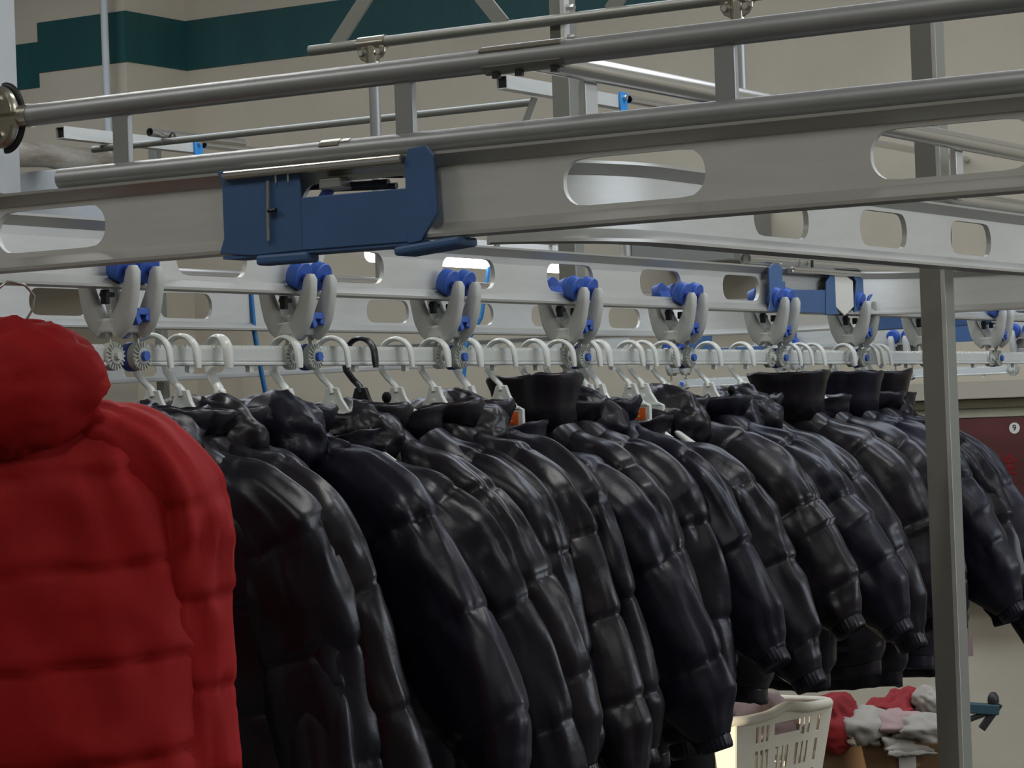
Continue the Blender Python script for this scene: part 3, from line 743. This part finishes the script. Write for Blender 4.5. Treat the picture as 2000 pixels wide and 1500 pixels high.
# ------------------------------------------------------------------ hangers
def make_hanger(m, sticker):
    t = thing('clothes_hanger', '', 'hanger', (0, 0, 0), 0, 'hangers on the toothed bars')
    b = MB(); R = .032
    pts = [(R*1.05, -.020), (R*1.02, -.006)] + [(R*math.cos(a), .004+R*math.sin(a)) for a in [PI*i/12 for i in range(13)]] + [(-R*1.02, -.010), (-R*.95, -.024), (-R*.55, -.040), (-R*.1, -.054), (.0, -.066)]
    b.tube([(x, 0, z) for x, z in pts], [.008]+[.0105]*(len(pts)-2)+[.0115], 12, ry=[.004]+[.0048]*(len(pts)-2)+[.006], up=(0, 1, 0))
    b.build('hook', M[m], t, smooth=60)
    b = MB(); b.extrude([(-.011, -.056), (.011, -.056), (.018, -.076), (.032, -.098), (.048, -.106), (.048, -.150), (-.048, -.150), (-.048, -.106), (-.032, -.098), (-.018, -.076)][::-1], lambda u, v, w: Vector((u, w, v)), .012)
    b.build('neck', M[m], t, bevel=.002)
    b = MB(); b.box((0, -.0070, -.104), (.086, .004, .005)); b.box((0, -.0070, -.146), (.096, .004, .005)); b.cyl((0, -.008, -.086), (0, -.006, -.086), .006, 14); b.build('moulding', M[m], t, bevel=.001)
    for s in (-1, 1):
        b = MB()
        pth = [(s*.042, 0, -.140), (s*.08, .0, -.172), (s*.12, .004, -.205), (s*.16, .008, -.240), (s*.185, .010, -.268)]
        b.tube(pth, [.009, .009, .010, .010, .006], 12, ry=[.006, .008, .010, .012, .008]); b.build('arm', M[m], t, smooth=60)
    if sticker:
        b = MB(); b.box((.008, -.0072, -.124), (.060, .0016, .026)); st = b.build('sticker', M['orange'], t)
        b = MB()
        for x, w in ((-.008, .010), (.006, .010), (.020, .010)):
            b.box((x, -.0083, -0.1185), (w, .0006, .003)); b.box((x, -.0083, -0.1295), (w, .0006, .003)); b.box((x-w*.4, -.0083, -0.1240), (.003, .0006, .012))
        b.build('sticker_print', M['orangetext'], st)
    return t
H_plain = make_hanger('hang', False); H_st = make_hanger('hang', True); H_blk = make_hanger('hangblack', False)

# ------------------------------------------------------------------ jackets
def fbm(x, y, z, o=2):
    v = 0; a = 1.0
    for _ in range(o):
        v += a*mnoise.noise(Vector((x, y, z))); a *= .5; x *= 2.03; y *= 2.03; z *= 2.03
    return v
def lerp_prof(prof, x):
    if x <= prof[0][0]: return prof[0][1]
    for (a, va), (b_, vb) in zip(prof, prof[1:]):
        if x <= b_:
            k = (x-a)/(b_-a); k = k*k*(3-2*k)*.5+k*.5; return va+(vb-va)*k
    return prof[-1][1]
def sgnpow(c, e): return math.copysign(abs(c)**e, c)
def puff(d, p, seed):
    f = (d/p) % 1.0; e = abs(2*f**1.5-1)
    return 1-e**5, min(f, 1-f)*p
def make_jacket(parent, seed, L=.70, W=.225, D=.075, a_r=28, a_l=24, style='collar', m='navy', front=-1, sl=.60, yaw_sl=0.0, seam=.175, big=1.0, pa=.006, wr=1.0, a_shd=55, rs=1.0, b0=.08):
    """local origin at the neck, z down the body; front=-1: the zip faces -y"""
    sd = seed*13.7
    mt = M[m]
    wprof = [(0, .070*big), (.012, .078*big), (.030, .100*big), (.055, .132*big), (.085, .165*big), (.12, W*.83), (.18, W*.95), (.3, W), (L-.10, W*1.02), (L-.03, W*.99), (L, W*.93)]
    dprof = [(0, .060), (.03, .050), (.07, .055), (.15, D*.92), (.3, D), (L*.8, D*1.05), (L-.05, D), (L, D*.75)]
    nu = 64
    def body_pt(th, z):
        w = lerp_prof(wprof, z); d = lerp_prof(dprof, z)
        cx, sy = sgnpow(math.cos(th), .82), sgnpow(math.sin(th), .82)
        x, y = w*cx, d*sy
        nx_, ny_ = cx/w, sy/d; l = math.hypot(nx_, ny_) or 1; nx_ /= l; ny_ /= l
        pf, ds = puff(z+.010*math.sin(th*2+sd)+(.010 if m != 'red' else .034)*mnoise.noise(Vector((x*7, sd, z*2)))+(0 if m == 'red' else (seed*.43 % 1.0)*.15), seam, seed)
        k = min(1, z/.12)
        u = th*3.1
        fold = .016*fbm(x*4.5+sd, y*3, z*2.4+sd, 2)*k
        rg = 1-abs(mnoise.noise(Vector((x*9+sd, y*5+z*3, z*6-x*4))))*2.4
        wrk = (.007*wr*max(-.4, rg)*(.45+.6*math.exp(-ds/.03)) + .0022*wr*math.exp(-ds/.014)*math.sin(x*130+sd+3*mnoise.noise(Vector((x*8, z*9, sd)))))*k
        dd = (pa*(pf-.55)-.0035*math.exp(-(ds/.0065)**2))*k + fold + wrk
        return Vector((x+nx_*dd*.8, y+ny_*dd*1.25 + .02*fbm(x*2.2+sd, 5, z*1.5, 1)*k, -z + .006*math.sin(th*3+sd)*k))
    zs = [0, .006, .014, .024, .036, .05, .065, .082, .10] + [.10+(L-.10)*i/92 for i in range(1, 93)]
    b = MB(); b.loft([[body_pt(2*PI*j/nu, z) for j in range(nu)] for z in zs]); b.build('body', mt, parent, smooth=180)
    # hem band
    b = MB(); b.loft([[body_pt(2*PI*j/nu, L-.008)*1 + Vector((0, 0, -q)) - Vector((body_pt(2*PI*j/nu, L).x*.02, body_pt(2*PI*j/nu, L).y*.06, 0)) + Vector((0, 0, .002*math.sin(j*1.9))) for j in range(nu)] for q in (0, .012, .030, .042)])
    b.build('hem_band', mt, parent, smooth=180)
    # sleeves: one continuous line from beside the neck over the shoulder to the cuff
    for s, ang in ((1, a_r), (-1, a_l)):
        so_ = .045 if m == 'red' else ((seed*.61803+s*.2) % 1.0)*.17; sm_ = seam if m == 'red' else seam*(.92+.32*((seed*.377) % 1.0))
        a_end = math.radians(ang); N = 104; ns = 44; T = sl+.17
        p = Vector((s*.045*big, 0, -.050)); rings = []; path = []
        a_sh = math.radians(a_shd-4*math.sin(sd+s))
        for i in range(N+1):
            dl = T*i/N
            k = min(1, max(0, (dl-b0*big)/.21)); k = k*k*(3-2*k)
            low = a_end*(1-.30*max(0, dl-.40)/.40) + math.radians(4)*math.sin(dl*7+sd)
            aa = a_sh*(1-k)+low*k
            tdir = Vector((s*math.sin(aa), math.sin(yaw_sl)*.55*dl/T, -math.cos(aa))).normalized()
            path.append((p.copy(), tdir)); p = p + tdir*(T/N)
        for i, (c, tdir) in enumerate(path):
            dl = T*i/N; q = i/N; e2 = Vector((0, 1, 0)); e1 = e2.cross(tdir).normalized()*-1
            e2 = tdir.cross(e1).normalized()
            r1 = lerp_prof([(0, .040), (.06, .056), (.14, .086), (.22, .104), (.38, .106), (T-.22, .098), (T-.08, .084), (T-.03, .056), (T, .040)], dl)*big*rs
            r2 = lerp_prof([(0, .040), (.06, .046), (.14, .054), (.24, .058), (.45, .055), (T-.10, .050), (T-.03, .041), (T, .034)], dl)*big
            ring = []
            for j in range(ns):
                th = 2*PI*j/ns; cu, su = sgnpow(math.cos(th), .92), sgnpow(math.sin(th), 1.22)
                pf, ds = puff(dl+so_+.012*mnoise.noise(Vector((cu*1.2+sd, su*1.2, dl*2))), sm_, seed)
                wx, wy, wz = cu*1.1+sd+s*9, su*1.1, dl*3.6
                fold = .0095*fbm(wx, wy, wz, 2)
                rg = 1-abs(mnoise.noise(Vector((cu*2.3+sd+dl*3, su*2.3+s*5, dl*5.5-cu*1.5))))*2.4
                crease = .0065*wr*max(-.4, rg)*(.45+.9*math.exp(-abs(dl-.26)/.08)+.5*math.exp(-ds/.03))
                gath = (math.exp(-abs(dl-.27)/.030)*.0045+math.exp(-ds/.014)*.0022)*math.sin(th*13+sd+4*mnoise.noise(Vector((th, dl*9, sd))))
                k = min(1, dl/.10)*(1-.7*max(0, (q-.93)/.07))
                dd = (pa*(pf-.6)-.0035*math.exp(-(ds/.0055)**2)+fold+crease+gath*wr)*k
                ring.append(c + e1*cu*(r1+dd) + e2*su*(r2+dd))
            rings.append(ring)
        b = MB(); b.loft(rings); so = b.build('sleeve', mt, parent, smooth=180)
        c, tdir = path[-1]; e2 = Vector((0, 1, 0)); e1 = e2.cross(tdir).normalized()
        b = MB(); rr = []
        for q, r in ((-.02, .034), (-.004, .0385), (.010, .0375), (.018, .0375), (.025, .036), (.028, .033), (.020, .029)):
            rr.append([c + tdir*q + (e1*math.cos(2*PI*j/96)*r*1.0 + e2*math.sin(2*PI*j/96)*r*.85)*(1+.014*math.sin(j*PI/2.0+.3))*big for j in range(96)])
        b.loft(rr); b.build('cuff', mt, so, smooth=180)
    # collar or hood
    if style in ('collar', 'tall'):
        h = .040 if style == 'collar' else .098
        fl = 1.12 if style == 'collar' else 1.24
        b = MB(); rings = []
        prof = [(0, 1.0, -.02), (.3, 1.02, 0), (.7, 1.0+.5*(fl-1), 0), (.93, fl, 0), (1.0, fl*.985, 0), (.97, fl*.90, 0), (.6, .90, 0), (.15, .84, 0)]
        for v, k, dz in prof:
            ring = []
            for jj in range(44):
                th = 2*PI*jj/44
                dip = -.022*max(0, math.sin(th)*front)**3 * v
                wv = 1+.05*mnoise.noise(Vector((math.cos(th)*1.5+sd, math.sin(th)*1.5, v*2)))
                ring.append(Vector((.084*big*k*wv*sgnpow(math.cos(th), .8), .066*big*k*wv*sgnpow(math.sin(th), .8), v*h-.012+dz+dip + .008*mnoise.noise(Vector((math.cos(th)*2, math.sin(th)*2, sd)))*v)))
            rings.append(ring)
        b.loft(rings, True, True, True); b.build('collar', mt, parent, smooth=180)
    else:
        hs = 1.0 if style == 'hood' else .86
        def hf(p, d):
            n_ = fbm(d.x*2.2+sd, d.y*2.2, d.z*2.2, 3)
            k = 1+(.12 if m != 'red' else .07)*n_
            # creases running round the hood
            k += (.06 if m != 'red' else .065)*(1-abs(mnoise.noise(Vector((d.x*2.6+sd, d.y*2.6, d.z*3.4))*(1 if m != 'red' else 1.5)))*2.4)
            q = Vector((p.x*k, p.y*k, p.z*k))
            if q.z < 0: q.x *= 1-.30*min(1, -q.z/.12); 
            return q
        b = MB(); b.ellipsoid((0, -front*.050, -.034 if m != 'red' else -.010), (.122*hs*big*(1.1 if m == 'red' else 1), .066*big, .090*hs*big*(1.1 if m == 'red' else 1)), 48, 28, hf); b.build('hood', mt, parent, smooth=180)
        b = MB(); rings = []
        for v, k in ((-.2, 1), (.35, 1.08), (.8, 1.18), (1.0, 1.14), (.85, 1.0), (.2, .9)):
            rings.append([Vector((.088*big*k*math.cos(2*PI*j/36), .064*big*k*math.sin(2*PI*j/36), v*.036-.004+.012*mnoise.noise(Vector((math.cos(2*PI*j/36)*2, math.sin(2*PI*j/36)*2, sd+v))))) for j in range(36)])
        b.loft(rings); b.build('collar', mt, parent, smooth=180)
    # front zip with a puller
    th = PI/2*front
    b = MB(); pts = [body_pt(th, z)+Vector((0, front*.003, 0)) for z in [.03+(L-.06)*i/26 for i in range(27)]]
    b.tube(pts, .0035, 6); zp = b.build('zip', M['zip'], parent, smooth=60)
    b = MB(); b.box(pts[3]+Vector((0, front*.006, -.012)), (.007, .004, .026)); b.build('zip_pull', M['zip'], zp)
    if style == 'hood2' and seed % 2 == 0:
        b = MB(); q = Vector((.062*big, -.035, .016))
        b.tube([q+Vector((0, 0, -.02)), q+Vector((.005, 0, .005)), q+Vector((.012, 0, .02))], .003, 6); b.ellipsoid(q+Vector((.013, 0, .028)), (.009, .009, .011), 10, 8); b.build('drawcord_stop', M['black'], parent, smooth=60)

# row of dark jackets: hook pixel, jacket style, yaw (deg), sleeve angles, length, colour
ROW = [
 # px,   style,   yaw,  aR, aL,  L,   mat,    front, sticker, tall
 (300, 'hood2',   14, 16, 20, .70, 'navy',   1, 0),
 (357, 'hood',     4, 22, 22, .71, 'navy3', -1, 0),
 (430, 'hood2',  -22, 12, 24, .72, 'navy',   1, 0),
 (560, 'hood',    -6, 33, 25, .74, 'navy2',  1, 0),
 (650, 'collar',  12, 20, 20, .70, 'navy',  -1, 1),
 (706, 'hood2',    3, 27, 24, .70, 'navy3',  1, 2),
 (776, 'collar',  10, 18, 24, .71, 'navy',  -1, 0),
 (850, 'hood',     0, 24, 25, .69, 'navy3', -1, 0),
 (916, 'hood2',   -8, 16, 25, .72, 'navy',   1, 0),
 (980, 'collar',   6, 25, 25, .68, 'navy2', -1, 1),
 (1046, 'tall',   -4, 20, 25, .70, 'navy3',  1, 0),
 (1095, 'hood',    8, 14, 22, .71, 'navy',  -1, 0),
 (1172, 'hood2', -14, 35, 22, .66, 'navy2',  1, 0),
 (1232, 'collar',  0, 28, 25, .68, 'navy',  -1, 1),
 (1300, 'hood',    4, 33, 25, .69, 'navy3',  1, 0),
 (1385, 'hood2',   0, 34, 25, .66, 'navy2', -1, 0),
 (1450, 'hood',   -4, 30, 25, .70, 'navy',   1, 0),
 (1541, 'tall',    6, 27, 24, .70, 'navy3',  1, 0),
 (1589, 'collar',  0, 24, 25, .69, 'navy',  -1, 0),
 (1650, 'tall',   -6, 31, 25, .66, 'navy2',  1, 0),
 (1694, 'hood2',   4, 22, 25, .70, 'navy',  -1, 0),
 (1706, 'tall',    0, 22, 25, .68, 'navy3',  1, 0),
 (1720, 'collar', -2, 36, 25, .62, 'navy2', -1, 0),
]
SKIP_H = set()
kinds = {'hood': 'with a rolled hood', 'hood2': 'with a small hood', 'collar': 'with a stand collar', 'tall': 'with a tall turned-up collar'}
used = {}
for i, (px, style, yaw, aR, aL, Lj, mm, front, stk) in enumerate(ROW):
    y = y2_of(px)
    rz = math.radians(yaw)
    n_ = ORD[i]
    hl = 'white plastic hanger' if stk == 0 else ('white hanger with an orange sticker' if stk == 1 else 'black plastic hanger')
    src = (H_plain, H_st, H_blk)[stk]
    lab = '%s of the %s dark jacket from the red one' % (hl, n_)
    if stk not in used:
        used[stk] = 1; src.location = (X2, y, ZBAR-.001); src.rotation_euler = (0, 0, rz); src['label'] = lab
    else: copy_thing(src, (X2, y, ZBAR-.001), rz, lab)
    jt = thing('puffer_jacket', 'dark puffer jacket %s, %s in the row from the red one' % (kinds[style], n_), 'jacket', (X2, y, ZBAR-(.158 if stk == 1 else .122)), rz, 'dark puffer jackets on the garment rail')
    make_jacket(jt, i+1, L=Lj-(.07 if 11 < i < 18 else .02 if i > 17 else 0), a_r=aR, a_l=aL, style=style, m=mm, front=front, D=.070, sl=(.56 if i < 9 else .52 if i < 12 else .43 if i < 22 else .60)+.025*math.sin(i*2.1), yaw_sl=.25*math.sin(i*1.7))
# extra hangers whose jackets are hidden in the row
for i, px in enumerate((1148, 1257, 1563)):
    copy_thing(H_plain, (X2, y2_of(px), ZBAR-.001), .1*i, 'white plastic hanger squeezed between its neighbours, %s of the crowded ones' % ORD[i])

# ------------------------------------------------------------------ red jacket in front
rp = at_depth(22, 660, 3.72)
rj = thing('red_jacket', 'red quilted down jacket with a hood hanging at the left, seen from behind', 'jacket', (rp.x, rp.y, CZ+.078), YAW+.10)
make_jacket(rj, 41, L=.86, W=.238, D=.085, a_r=4, a_l=8, style='hood', m='red', front=1, sl=.60, seam=.130, big=.98, pa=.005, wr=1.7, a_shd=68, rs=.82, b0=.05)
b = MB()
hp = Vector((0, 0, 0))
b.tube([(.012, 0, .02), (.010, 0, .06), (.014, 0, .075), (.030, 0, .10), (.034, 0, .12), (.022, -.01, .135), (.0, -.03, .140), (-.015, -.03, .128)], .0018, 8)
hk = thing('wire_hanger', 'thin wire hanger hook above the red hood', 'hanger', rj.location, YAW+.10)
b.build('hook', M['bolt'], hk, smooth=60)
b = MB(); b.tube([(.012, 0, .02), (.0, 0, -.02), (-.15, 0, -.07), (-.2, 0, -.09), (.2, 0, -.09), (.15, 0, -.07), (.0, 0, -.02)], .0018, 8); b.build('wire_frame', M['bolt'], hk, smooth=60)

# ------------------------------------------------------------------ basket, carton, clothes, cabinet
def basket():
    c = at_depth(1438, 1411, 6.95)
    zr = c.z; h = .34
    LX, LY = .34, .50
    t = thing('laundry_basket', 'cream plastic slotted laundry basket under the jackets', 'basket', (c.x, c.y, zr-h), math.radians(-6))
    # local: corner at origin, box extends to -x and +y, tapering downwards
    def cor(z):
        k = .05*(1-z/h); return (-LX+k, -k*0+k, -k, LY-k)      # x0,y0,x1,y1
    def quad_panel(b, P, Q, z0, z1, th=.004):
        b.add([(P(z0)), (Q(z0)), (Q(z1)), (P(z1))], [(0,1,2,3)])
    sides = {'front': (lambda z, u: (cor(z)[0]+(cor(z)[2]-cor(z)[0])*u, cor(z)[1], z), .34, 9),
             'right': (lambda z, u: (cor(z)[2], cor(z)[1]+(cor(z)[3]-cor(z)[1])*u, z), .50, 14),
             'back': (lambda z, u: (cor(z)[0]+(cor(z)[2]-cor(z)[0])*u, cor(z)[3], z), .34, 12),
             'left': (lambda z, u: (cor(z)[0], cor(z)[1]+(cor(z)[3]-cor(z)[1])*u, z), .50, 18)}
    rows = [.0, .012, .085, .105, .17, .19, .25, .27, .325]
    for nm, (fn, ln, ns) in sides.items():
        b = MB()
        def patch(u0, u1, z0, z1):
            b.add([fn(z0, u0), fn(z0, u1), fn(z1, u1), fn(z1, u0)], [(0,1,2,3)])
        patch(0, 1, .0, .02); patch(0, .12, .02, h-.01); patch(.88, 1, .02, h-.01)
        bands = [(.02, .09), (.11, .17), (.19, .25), (.27, .315)]
        for z0, z1 in zip([.09, .17, .25, .315], [.11, .19, .27, h]): patch(.12, .88, z0, z1)
        for z0, z1 in bands:
            solid_mid = (z0 == .27)
            for k in range(ns):
                u0 = .12+.76*k/ns; w = .76/ns
                if solid_mid and .36 < u0 < .64: patch(u0, u0+w, z0, z1 if False else z0+.012); continue
                patch(u0, u0+w*(.42 if k % 4 else 1.0), z0, z1)
        o = b.build('side_panel', M['basket'], t)
        sm = o.modifiers.new('thick', 'SOLIDIFY'); sm.thickness = .004; sm.offset = 0
    b = MB(); pts = []
    x0, y0, x1, y1 = -LX-.005, -.005, .005, LY+.005; r = .05
    for cx, cy, a0 in ((x1-r, y0+r, -PI/2), (x1-r, y1-r, 0), (x0+r, y1-r, PI/2), (x0+r, y0+r, PI)):
        for i in range(7):
            a = a0+PI/2*i/6; pts.append((cx+r*math.cos(a), cy+r*math.sin(a)))
    full = []
    for (xa_, ya_), (xb_, yb_) in zip(pts, pts[1:]+pts[:1]):
        l = math.hypot(xb_-xa_, yb_-ya_); k = max(1, int(l/.03))
        for i in range(k): full.append((xa_+(xb_-xa_)*i/k, ya_+(yb_-ya_)*i/k))
    full.append(full[0]); full.append(full[1])
    def zwave(x, y):
        d = abs(y-LY/2) if abs(x-x1) < .02 or abs(x-x0) < .02 else 1
        return .016*math.exp(-(d/.07)**2)
    b.tube([(x, y, h+zwave(x, y)) for x, y in full], .014, 10, up=(0, 0, 1)); b.build('rim', M['basket'], t, smooth=60)
    b = MB(); b.span((-LX+.05, .05, 0), (-.05, LY-.05, .006)); b.build('bottom', M['basket'], t)
    return t
bk = basket()
def lump(name, mats, c, r, seed, rz=0, parent=None, amp=.35):
    b = MB()
    def f(p, d):
        k = 1+amp*.55*fbm(d.x*1.3+seed, d.y*1.3, d.z*1.3, 2)+.16*(.5-abs(mnoise.noise(Vector((d.x*2.2+seed*2, d.y*2.2, d.z*2.2+d.x))))*1.8)
        return Vector((p.x*k, p.y*k, p.z*k))
    b.ellipsoid(c, r, 40, 26, f)
    return b.build(name, M[mats], parent, smooth=180)
def in_basket(x, y, z):
    return bk.matrix_world @ Vector((x, y, z))
bpy.context.view_layer.update()
p = in_basket(-.21, .13, .33)
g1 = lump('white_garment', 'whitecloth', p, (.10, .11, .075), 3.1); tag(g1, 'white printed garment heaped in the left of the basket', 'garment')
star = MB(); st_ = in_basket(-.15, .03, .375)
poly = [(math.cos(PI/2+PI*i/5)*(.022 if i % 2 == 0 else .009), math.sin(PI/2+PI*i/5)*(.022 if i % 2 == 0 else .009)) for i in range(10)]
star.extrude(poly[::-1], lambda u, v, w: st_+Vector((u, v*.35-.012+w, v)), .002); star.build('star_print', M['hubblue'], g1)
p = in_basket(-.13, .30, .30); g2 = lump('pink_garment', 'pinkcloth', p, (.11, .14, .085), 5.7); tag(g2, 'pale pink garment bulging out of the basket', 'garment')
p = in_basket(-.24, .02, .325); g3 = lump('red_cloth', 'redcloth', p, (.035, .03, .04), 8.3); tag(g3, 'scrap of red cloth at the left corner of the basket rim', 'cloth')

bl = bk.matrix_world.translation
cb = MB(); cb.span((bl.x-.38, bl.y-.06, 0), (bl.x+.06, bl.y+.56, bl.z-.002)); tag(cb.build('carton', M['carton'], None, bevel=.004), 'brown carton standing under the basket', 'carton')
ca = at_depth(1600, 1450, 8.0); cb2 = at_depth(1836, 1446, 8.0)
ztop = ca.z
ct = thing('carton', 'brown carton heaped with red and white clothes right of the basket', 'carton', (ca.x, ca.y, 0), math.radians(12))
wc = (cb2-ca).length
b = MB(); b.span((0, 0, 0), (wc, .5, ztop)); b.build('body', M['carton'], ct, bevel=.004)
b = MB(); b.span((wc*.66, -.003, ztop-.14), (wc*.80, -.0005, ztop-.04)); b.build('paper_label', M['white'], ct)
bpy.context.view_layer.update()
def oncarton(px, py, d=8.1): return at_depth(px, py, d)
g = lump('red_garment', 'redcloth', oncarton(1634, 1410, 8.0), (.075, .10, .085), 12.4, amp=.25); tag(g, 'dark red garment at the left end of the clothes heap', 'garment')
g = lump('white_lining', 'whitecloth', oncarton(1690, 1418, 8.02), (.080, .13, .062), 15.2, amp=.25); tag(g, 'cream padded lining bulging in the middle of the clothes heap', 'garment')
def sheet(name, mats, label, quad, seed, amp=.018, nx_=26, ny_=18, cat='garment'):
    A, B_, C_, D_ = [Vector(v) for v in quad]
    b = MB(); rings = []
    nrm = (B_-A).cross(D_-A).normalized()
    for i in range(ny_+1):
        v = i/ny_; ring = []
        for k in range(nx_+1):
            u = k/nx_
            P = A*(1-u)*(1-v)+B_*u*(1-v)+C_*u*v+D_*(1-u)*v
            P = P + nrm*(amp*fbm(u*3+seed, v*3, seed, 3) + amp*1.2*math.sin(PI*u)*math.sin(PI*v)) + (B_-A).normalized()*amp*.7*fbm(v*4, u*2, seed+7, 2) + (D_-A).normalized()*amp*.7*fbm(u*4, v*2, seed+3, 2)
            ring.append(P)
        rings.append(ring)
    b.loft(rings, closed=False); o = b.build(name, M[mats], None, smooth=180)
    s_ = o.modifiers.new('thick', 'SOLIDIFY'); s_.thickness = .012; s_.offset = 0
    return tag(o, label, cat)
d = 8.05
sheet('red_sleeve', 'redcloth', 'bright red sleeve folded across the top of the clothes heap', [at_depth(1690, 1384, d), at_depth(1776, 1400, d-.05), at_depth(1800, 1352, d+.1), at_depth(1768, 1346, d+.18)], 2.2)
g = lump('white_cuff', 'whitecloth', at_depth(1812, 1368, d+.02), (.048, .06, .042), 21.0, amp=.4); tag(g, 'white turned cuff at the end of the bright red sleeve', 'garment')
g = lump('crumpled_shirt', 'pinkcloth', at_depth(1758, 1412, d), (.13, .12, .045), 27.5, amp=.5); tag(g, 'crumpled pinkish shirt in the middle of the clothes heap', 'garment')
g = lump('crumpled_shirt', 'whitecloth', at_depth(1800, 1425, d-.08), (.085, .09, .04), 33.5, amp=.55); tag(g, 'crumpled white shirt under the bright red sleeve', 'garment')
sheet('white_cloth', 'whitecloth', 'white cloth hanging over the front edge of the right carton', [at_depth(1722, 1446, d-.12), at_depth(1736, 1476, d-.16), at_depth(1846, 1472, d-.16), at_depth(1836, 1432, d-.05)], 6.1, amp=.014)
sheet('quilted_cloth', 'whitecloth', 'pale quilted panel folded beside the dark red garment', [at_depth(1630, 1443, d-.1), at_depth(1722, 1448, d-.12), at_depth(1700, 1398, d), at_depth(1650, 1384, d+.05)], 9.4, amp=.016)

# dark folding stand against the wall at the right
sd_ = thing('folding_stand', 'dark folded metal stand with a teal bar behind the grey post', 'stand', at_depth(1900, 1400, 9.0))
o = sd_.location
def P9(px, py, dd=9.0): return at_depth(px, py, dd)
b = MB(); b.bar(P9(1826, 1378), P9(1950, 1386), .045, .035); b.build('teal_bar', mat('dull teal steel', (.02, .06, .075), .5), sd_, bevel=.004, off=o)
b = MB(); b.bar(P9(1952, 1374), P9(1917, 1424), .035, .022); b.build('leg', M['dark'], sd_, bevel=.003, off=o)
b = MB(); b.bar(P9(1880, 1410), P9(1950, 1384), .03, .016); b.build('leg', M['dark'], sd_, bevel=.003, off=o)
b = MB(); b.ellipsoid(P9(1940, 1368), (.02, .02, .03), 12, 8); b.build('knob', M['dark'], sd_, smooth=60, off=o)
fl_ = P9(1853, 1385); b = MB(); b.span((fl_.x-.02, fl_.y-.02, 0), (fl_.x+.02, fl_.y+.02, fl_.z)); b.build('upright', M['dark'], sd_, off=o)
b = MB(); b.bar(P9(1830, 1362, 9.1), P9(1846, 1368, 9.1), .06, .03); b.build('rear_bar', M['dark'], sd_, off=o)

# fire hydrant cabinet in the wall
yc = 10.40
def W(px, py): return at_Y(px, py, yc)
x0c, x1c = W(1700, 900).x, W(2120, 900).x
def zz(py, px=1940): return W(px, py).z
cab = thing('hydrant_cabinet', 'cream framed fire hydrant cabinet with a dark red door at the right', 'cabinet', (x0c, yc, zz(1152)))
o = cab.location
b = MB(); b.span((x0c, yc+.004, zz(1151)), (x1c, ROOM['y1'], zz(779))); b.build('body', M['boxframe'], cab, off=o)
b = MB(); b.span((x0c-.03, yc-.06, zz(778)), (x1c+.03, ROOM['y1'], zz(742))); b.build('top_ledge', M['wall'], cab, off=o, bevel=.004)
b = MB(); b.span((x0c, yc-.006, zz(814)), (x1c, yc+.004, zz(798))); b.build('frame_strip', M['boxframe'], cab, off=o)
b = MB(); b.span((x0c, yc-.004, zz(796)), (x1c, yc+.004, zz(780))); b.build('frame_strip', M['boxframe'], cab, off=o)
b = MB(); b.span((x0c, yc-.006, zz(1132)), (x1c, yc+.004, zz(1113))); b.build('frame_strip', M['boxframe'], cab, off=o)
b = MB(); b.span((x0c, yc-.004, zz(1151)), (x1c, yc+.004, zz(1134))); b.build('frame_strip', M['boxframe'], cab, off=o)
b = MB(); b.span((x0c+.02, yc-.002, zz(1112)), (x1c-.02, yc+.004, zz(816))); dr = b.build('door', M['boxred'], cab, off=o)
cc = W(1982, 836)
b = MB(); b.cyl((cc.x, yc-.005, cc.z), (cc.x, yc-.002, cc.z), .0225, 28); b.build('number_disc', M['white'], dr, off=o)
def text(body, loc, size, m, parent, nm, off):
    cu = bpy.data.curves.new(nm, 'FONT'); cu.body = body; cu.size = size; cu.align_x = 'CENTER'; cu.align_y = 'CENTER'; cu.extrude = .0006
    cu.materials.append(m)
    tmp = bpy.data.objects.new(nm, cu); C.objects.link(tmp); bpy.context.view_layer.update()
    dg = bpy.context.evaluated_depsgraph_get(); me = bpy.data.meshes.new_from_object(tmp.evaluated_get(dg)); bpy.data.objects.remove(tmp)
    ob = bpy.data.objects.new(nm, me); C.objects.link(ob); ob.parent = parent
    ob.location = Vector(loc)-Vector(off); ob.rotation_euler = (PI/2, 0, 0)
    if not me.materials: me.materials.append(m)
    return ob
text('9', (cc.x, yc-.0062, cc.z), .036, M['ink'], dr, 'number_nine', o)
ch = W(1966, 910); text('栓', (ch.x, yc-.0035, ch.z), .098, M['redpaint'], dr, 'door_lettering', o)
ch = W(1967, 956); text('印', (ch.x, yc-.0035, ch.z), .075, M['redpaint'], dr, 'door_lettering', o)

# paper tag hanging from a sleeve, black trousers in the row
tg = at_depth(1893, 1262, 7.30)
b = MB(); b.box(tg, (.020, .003, .055), Matrix.Rotation(YAW, 3, 'Z')); b.box(tg+Vector((0, 0, .085)), (.002, .002, .12)); tag(b.build('paper_tag', M['tag'], None), 'pale pinkish paper tag dangling from a sleeve right of the post', 'tag')
yt = y2_of(1215)
tt = thing('black_trousers', 'plain black trousers hanging below the jackets left of the basket', 'trousers', (X2-.03, yt+.2, ZBAR-.55))
for s in (-1, 1):
    b = MB(); rings = []
    for i in range(13):
        z = -.08*i*.9; rings.append([Vector((s*.048+(.062-.0006*i)*math.cos(2*PI*j/20)+.006*math.sin(i*1.3+j), (.055)*math.sin(2*PI*j/20)+s*.01, z)) for j in range(20)])
    b.loft(rings); b.build('trouser_leg', M['black'], tt, smooth=180)
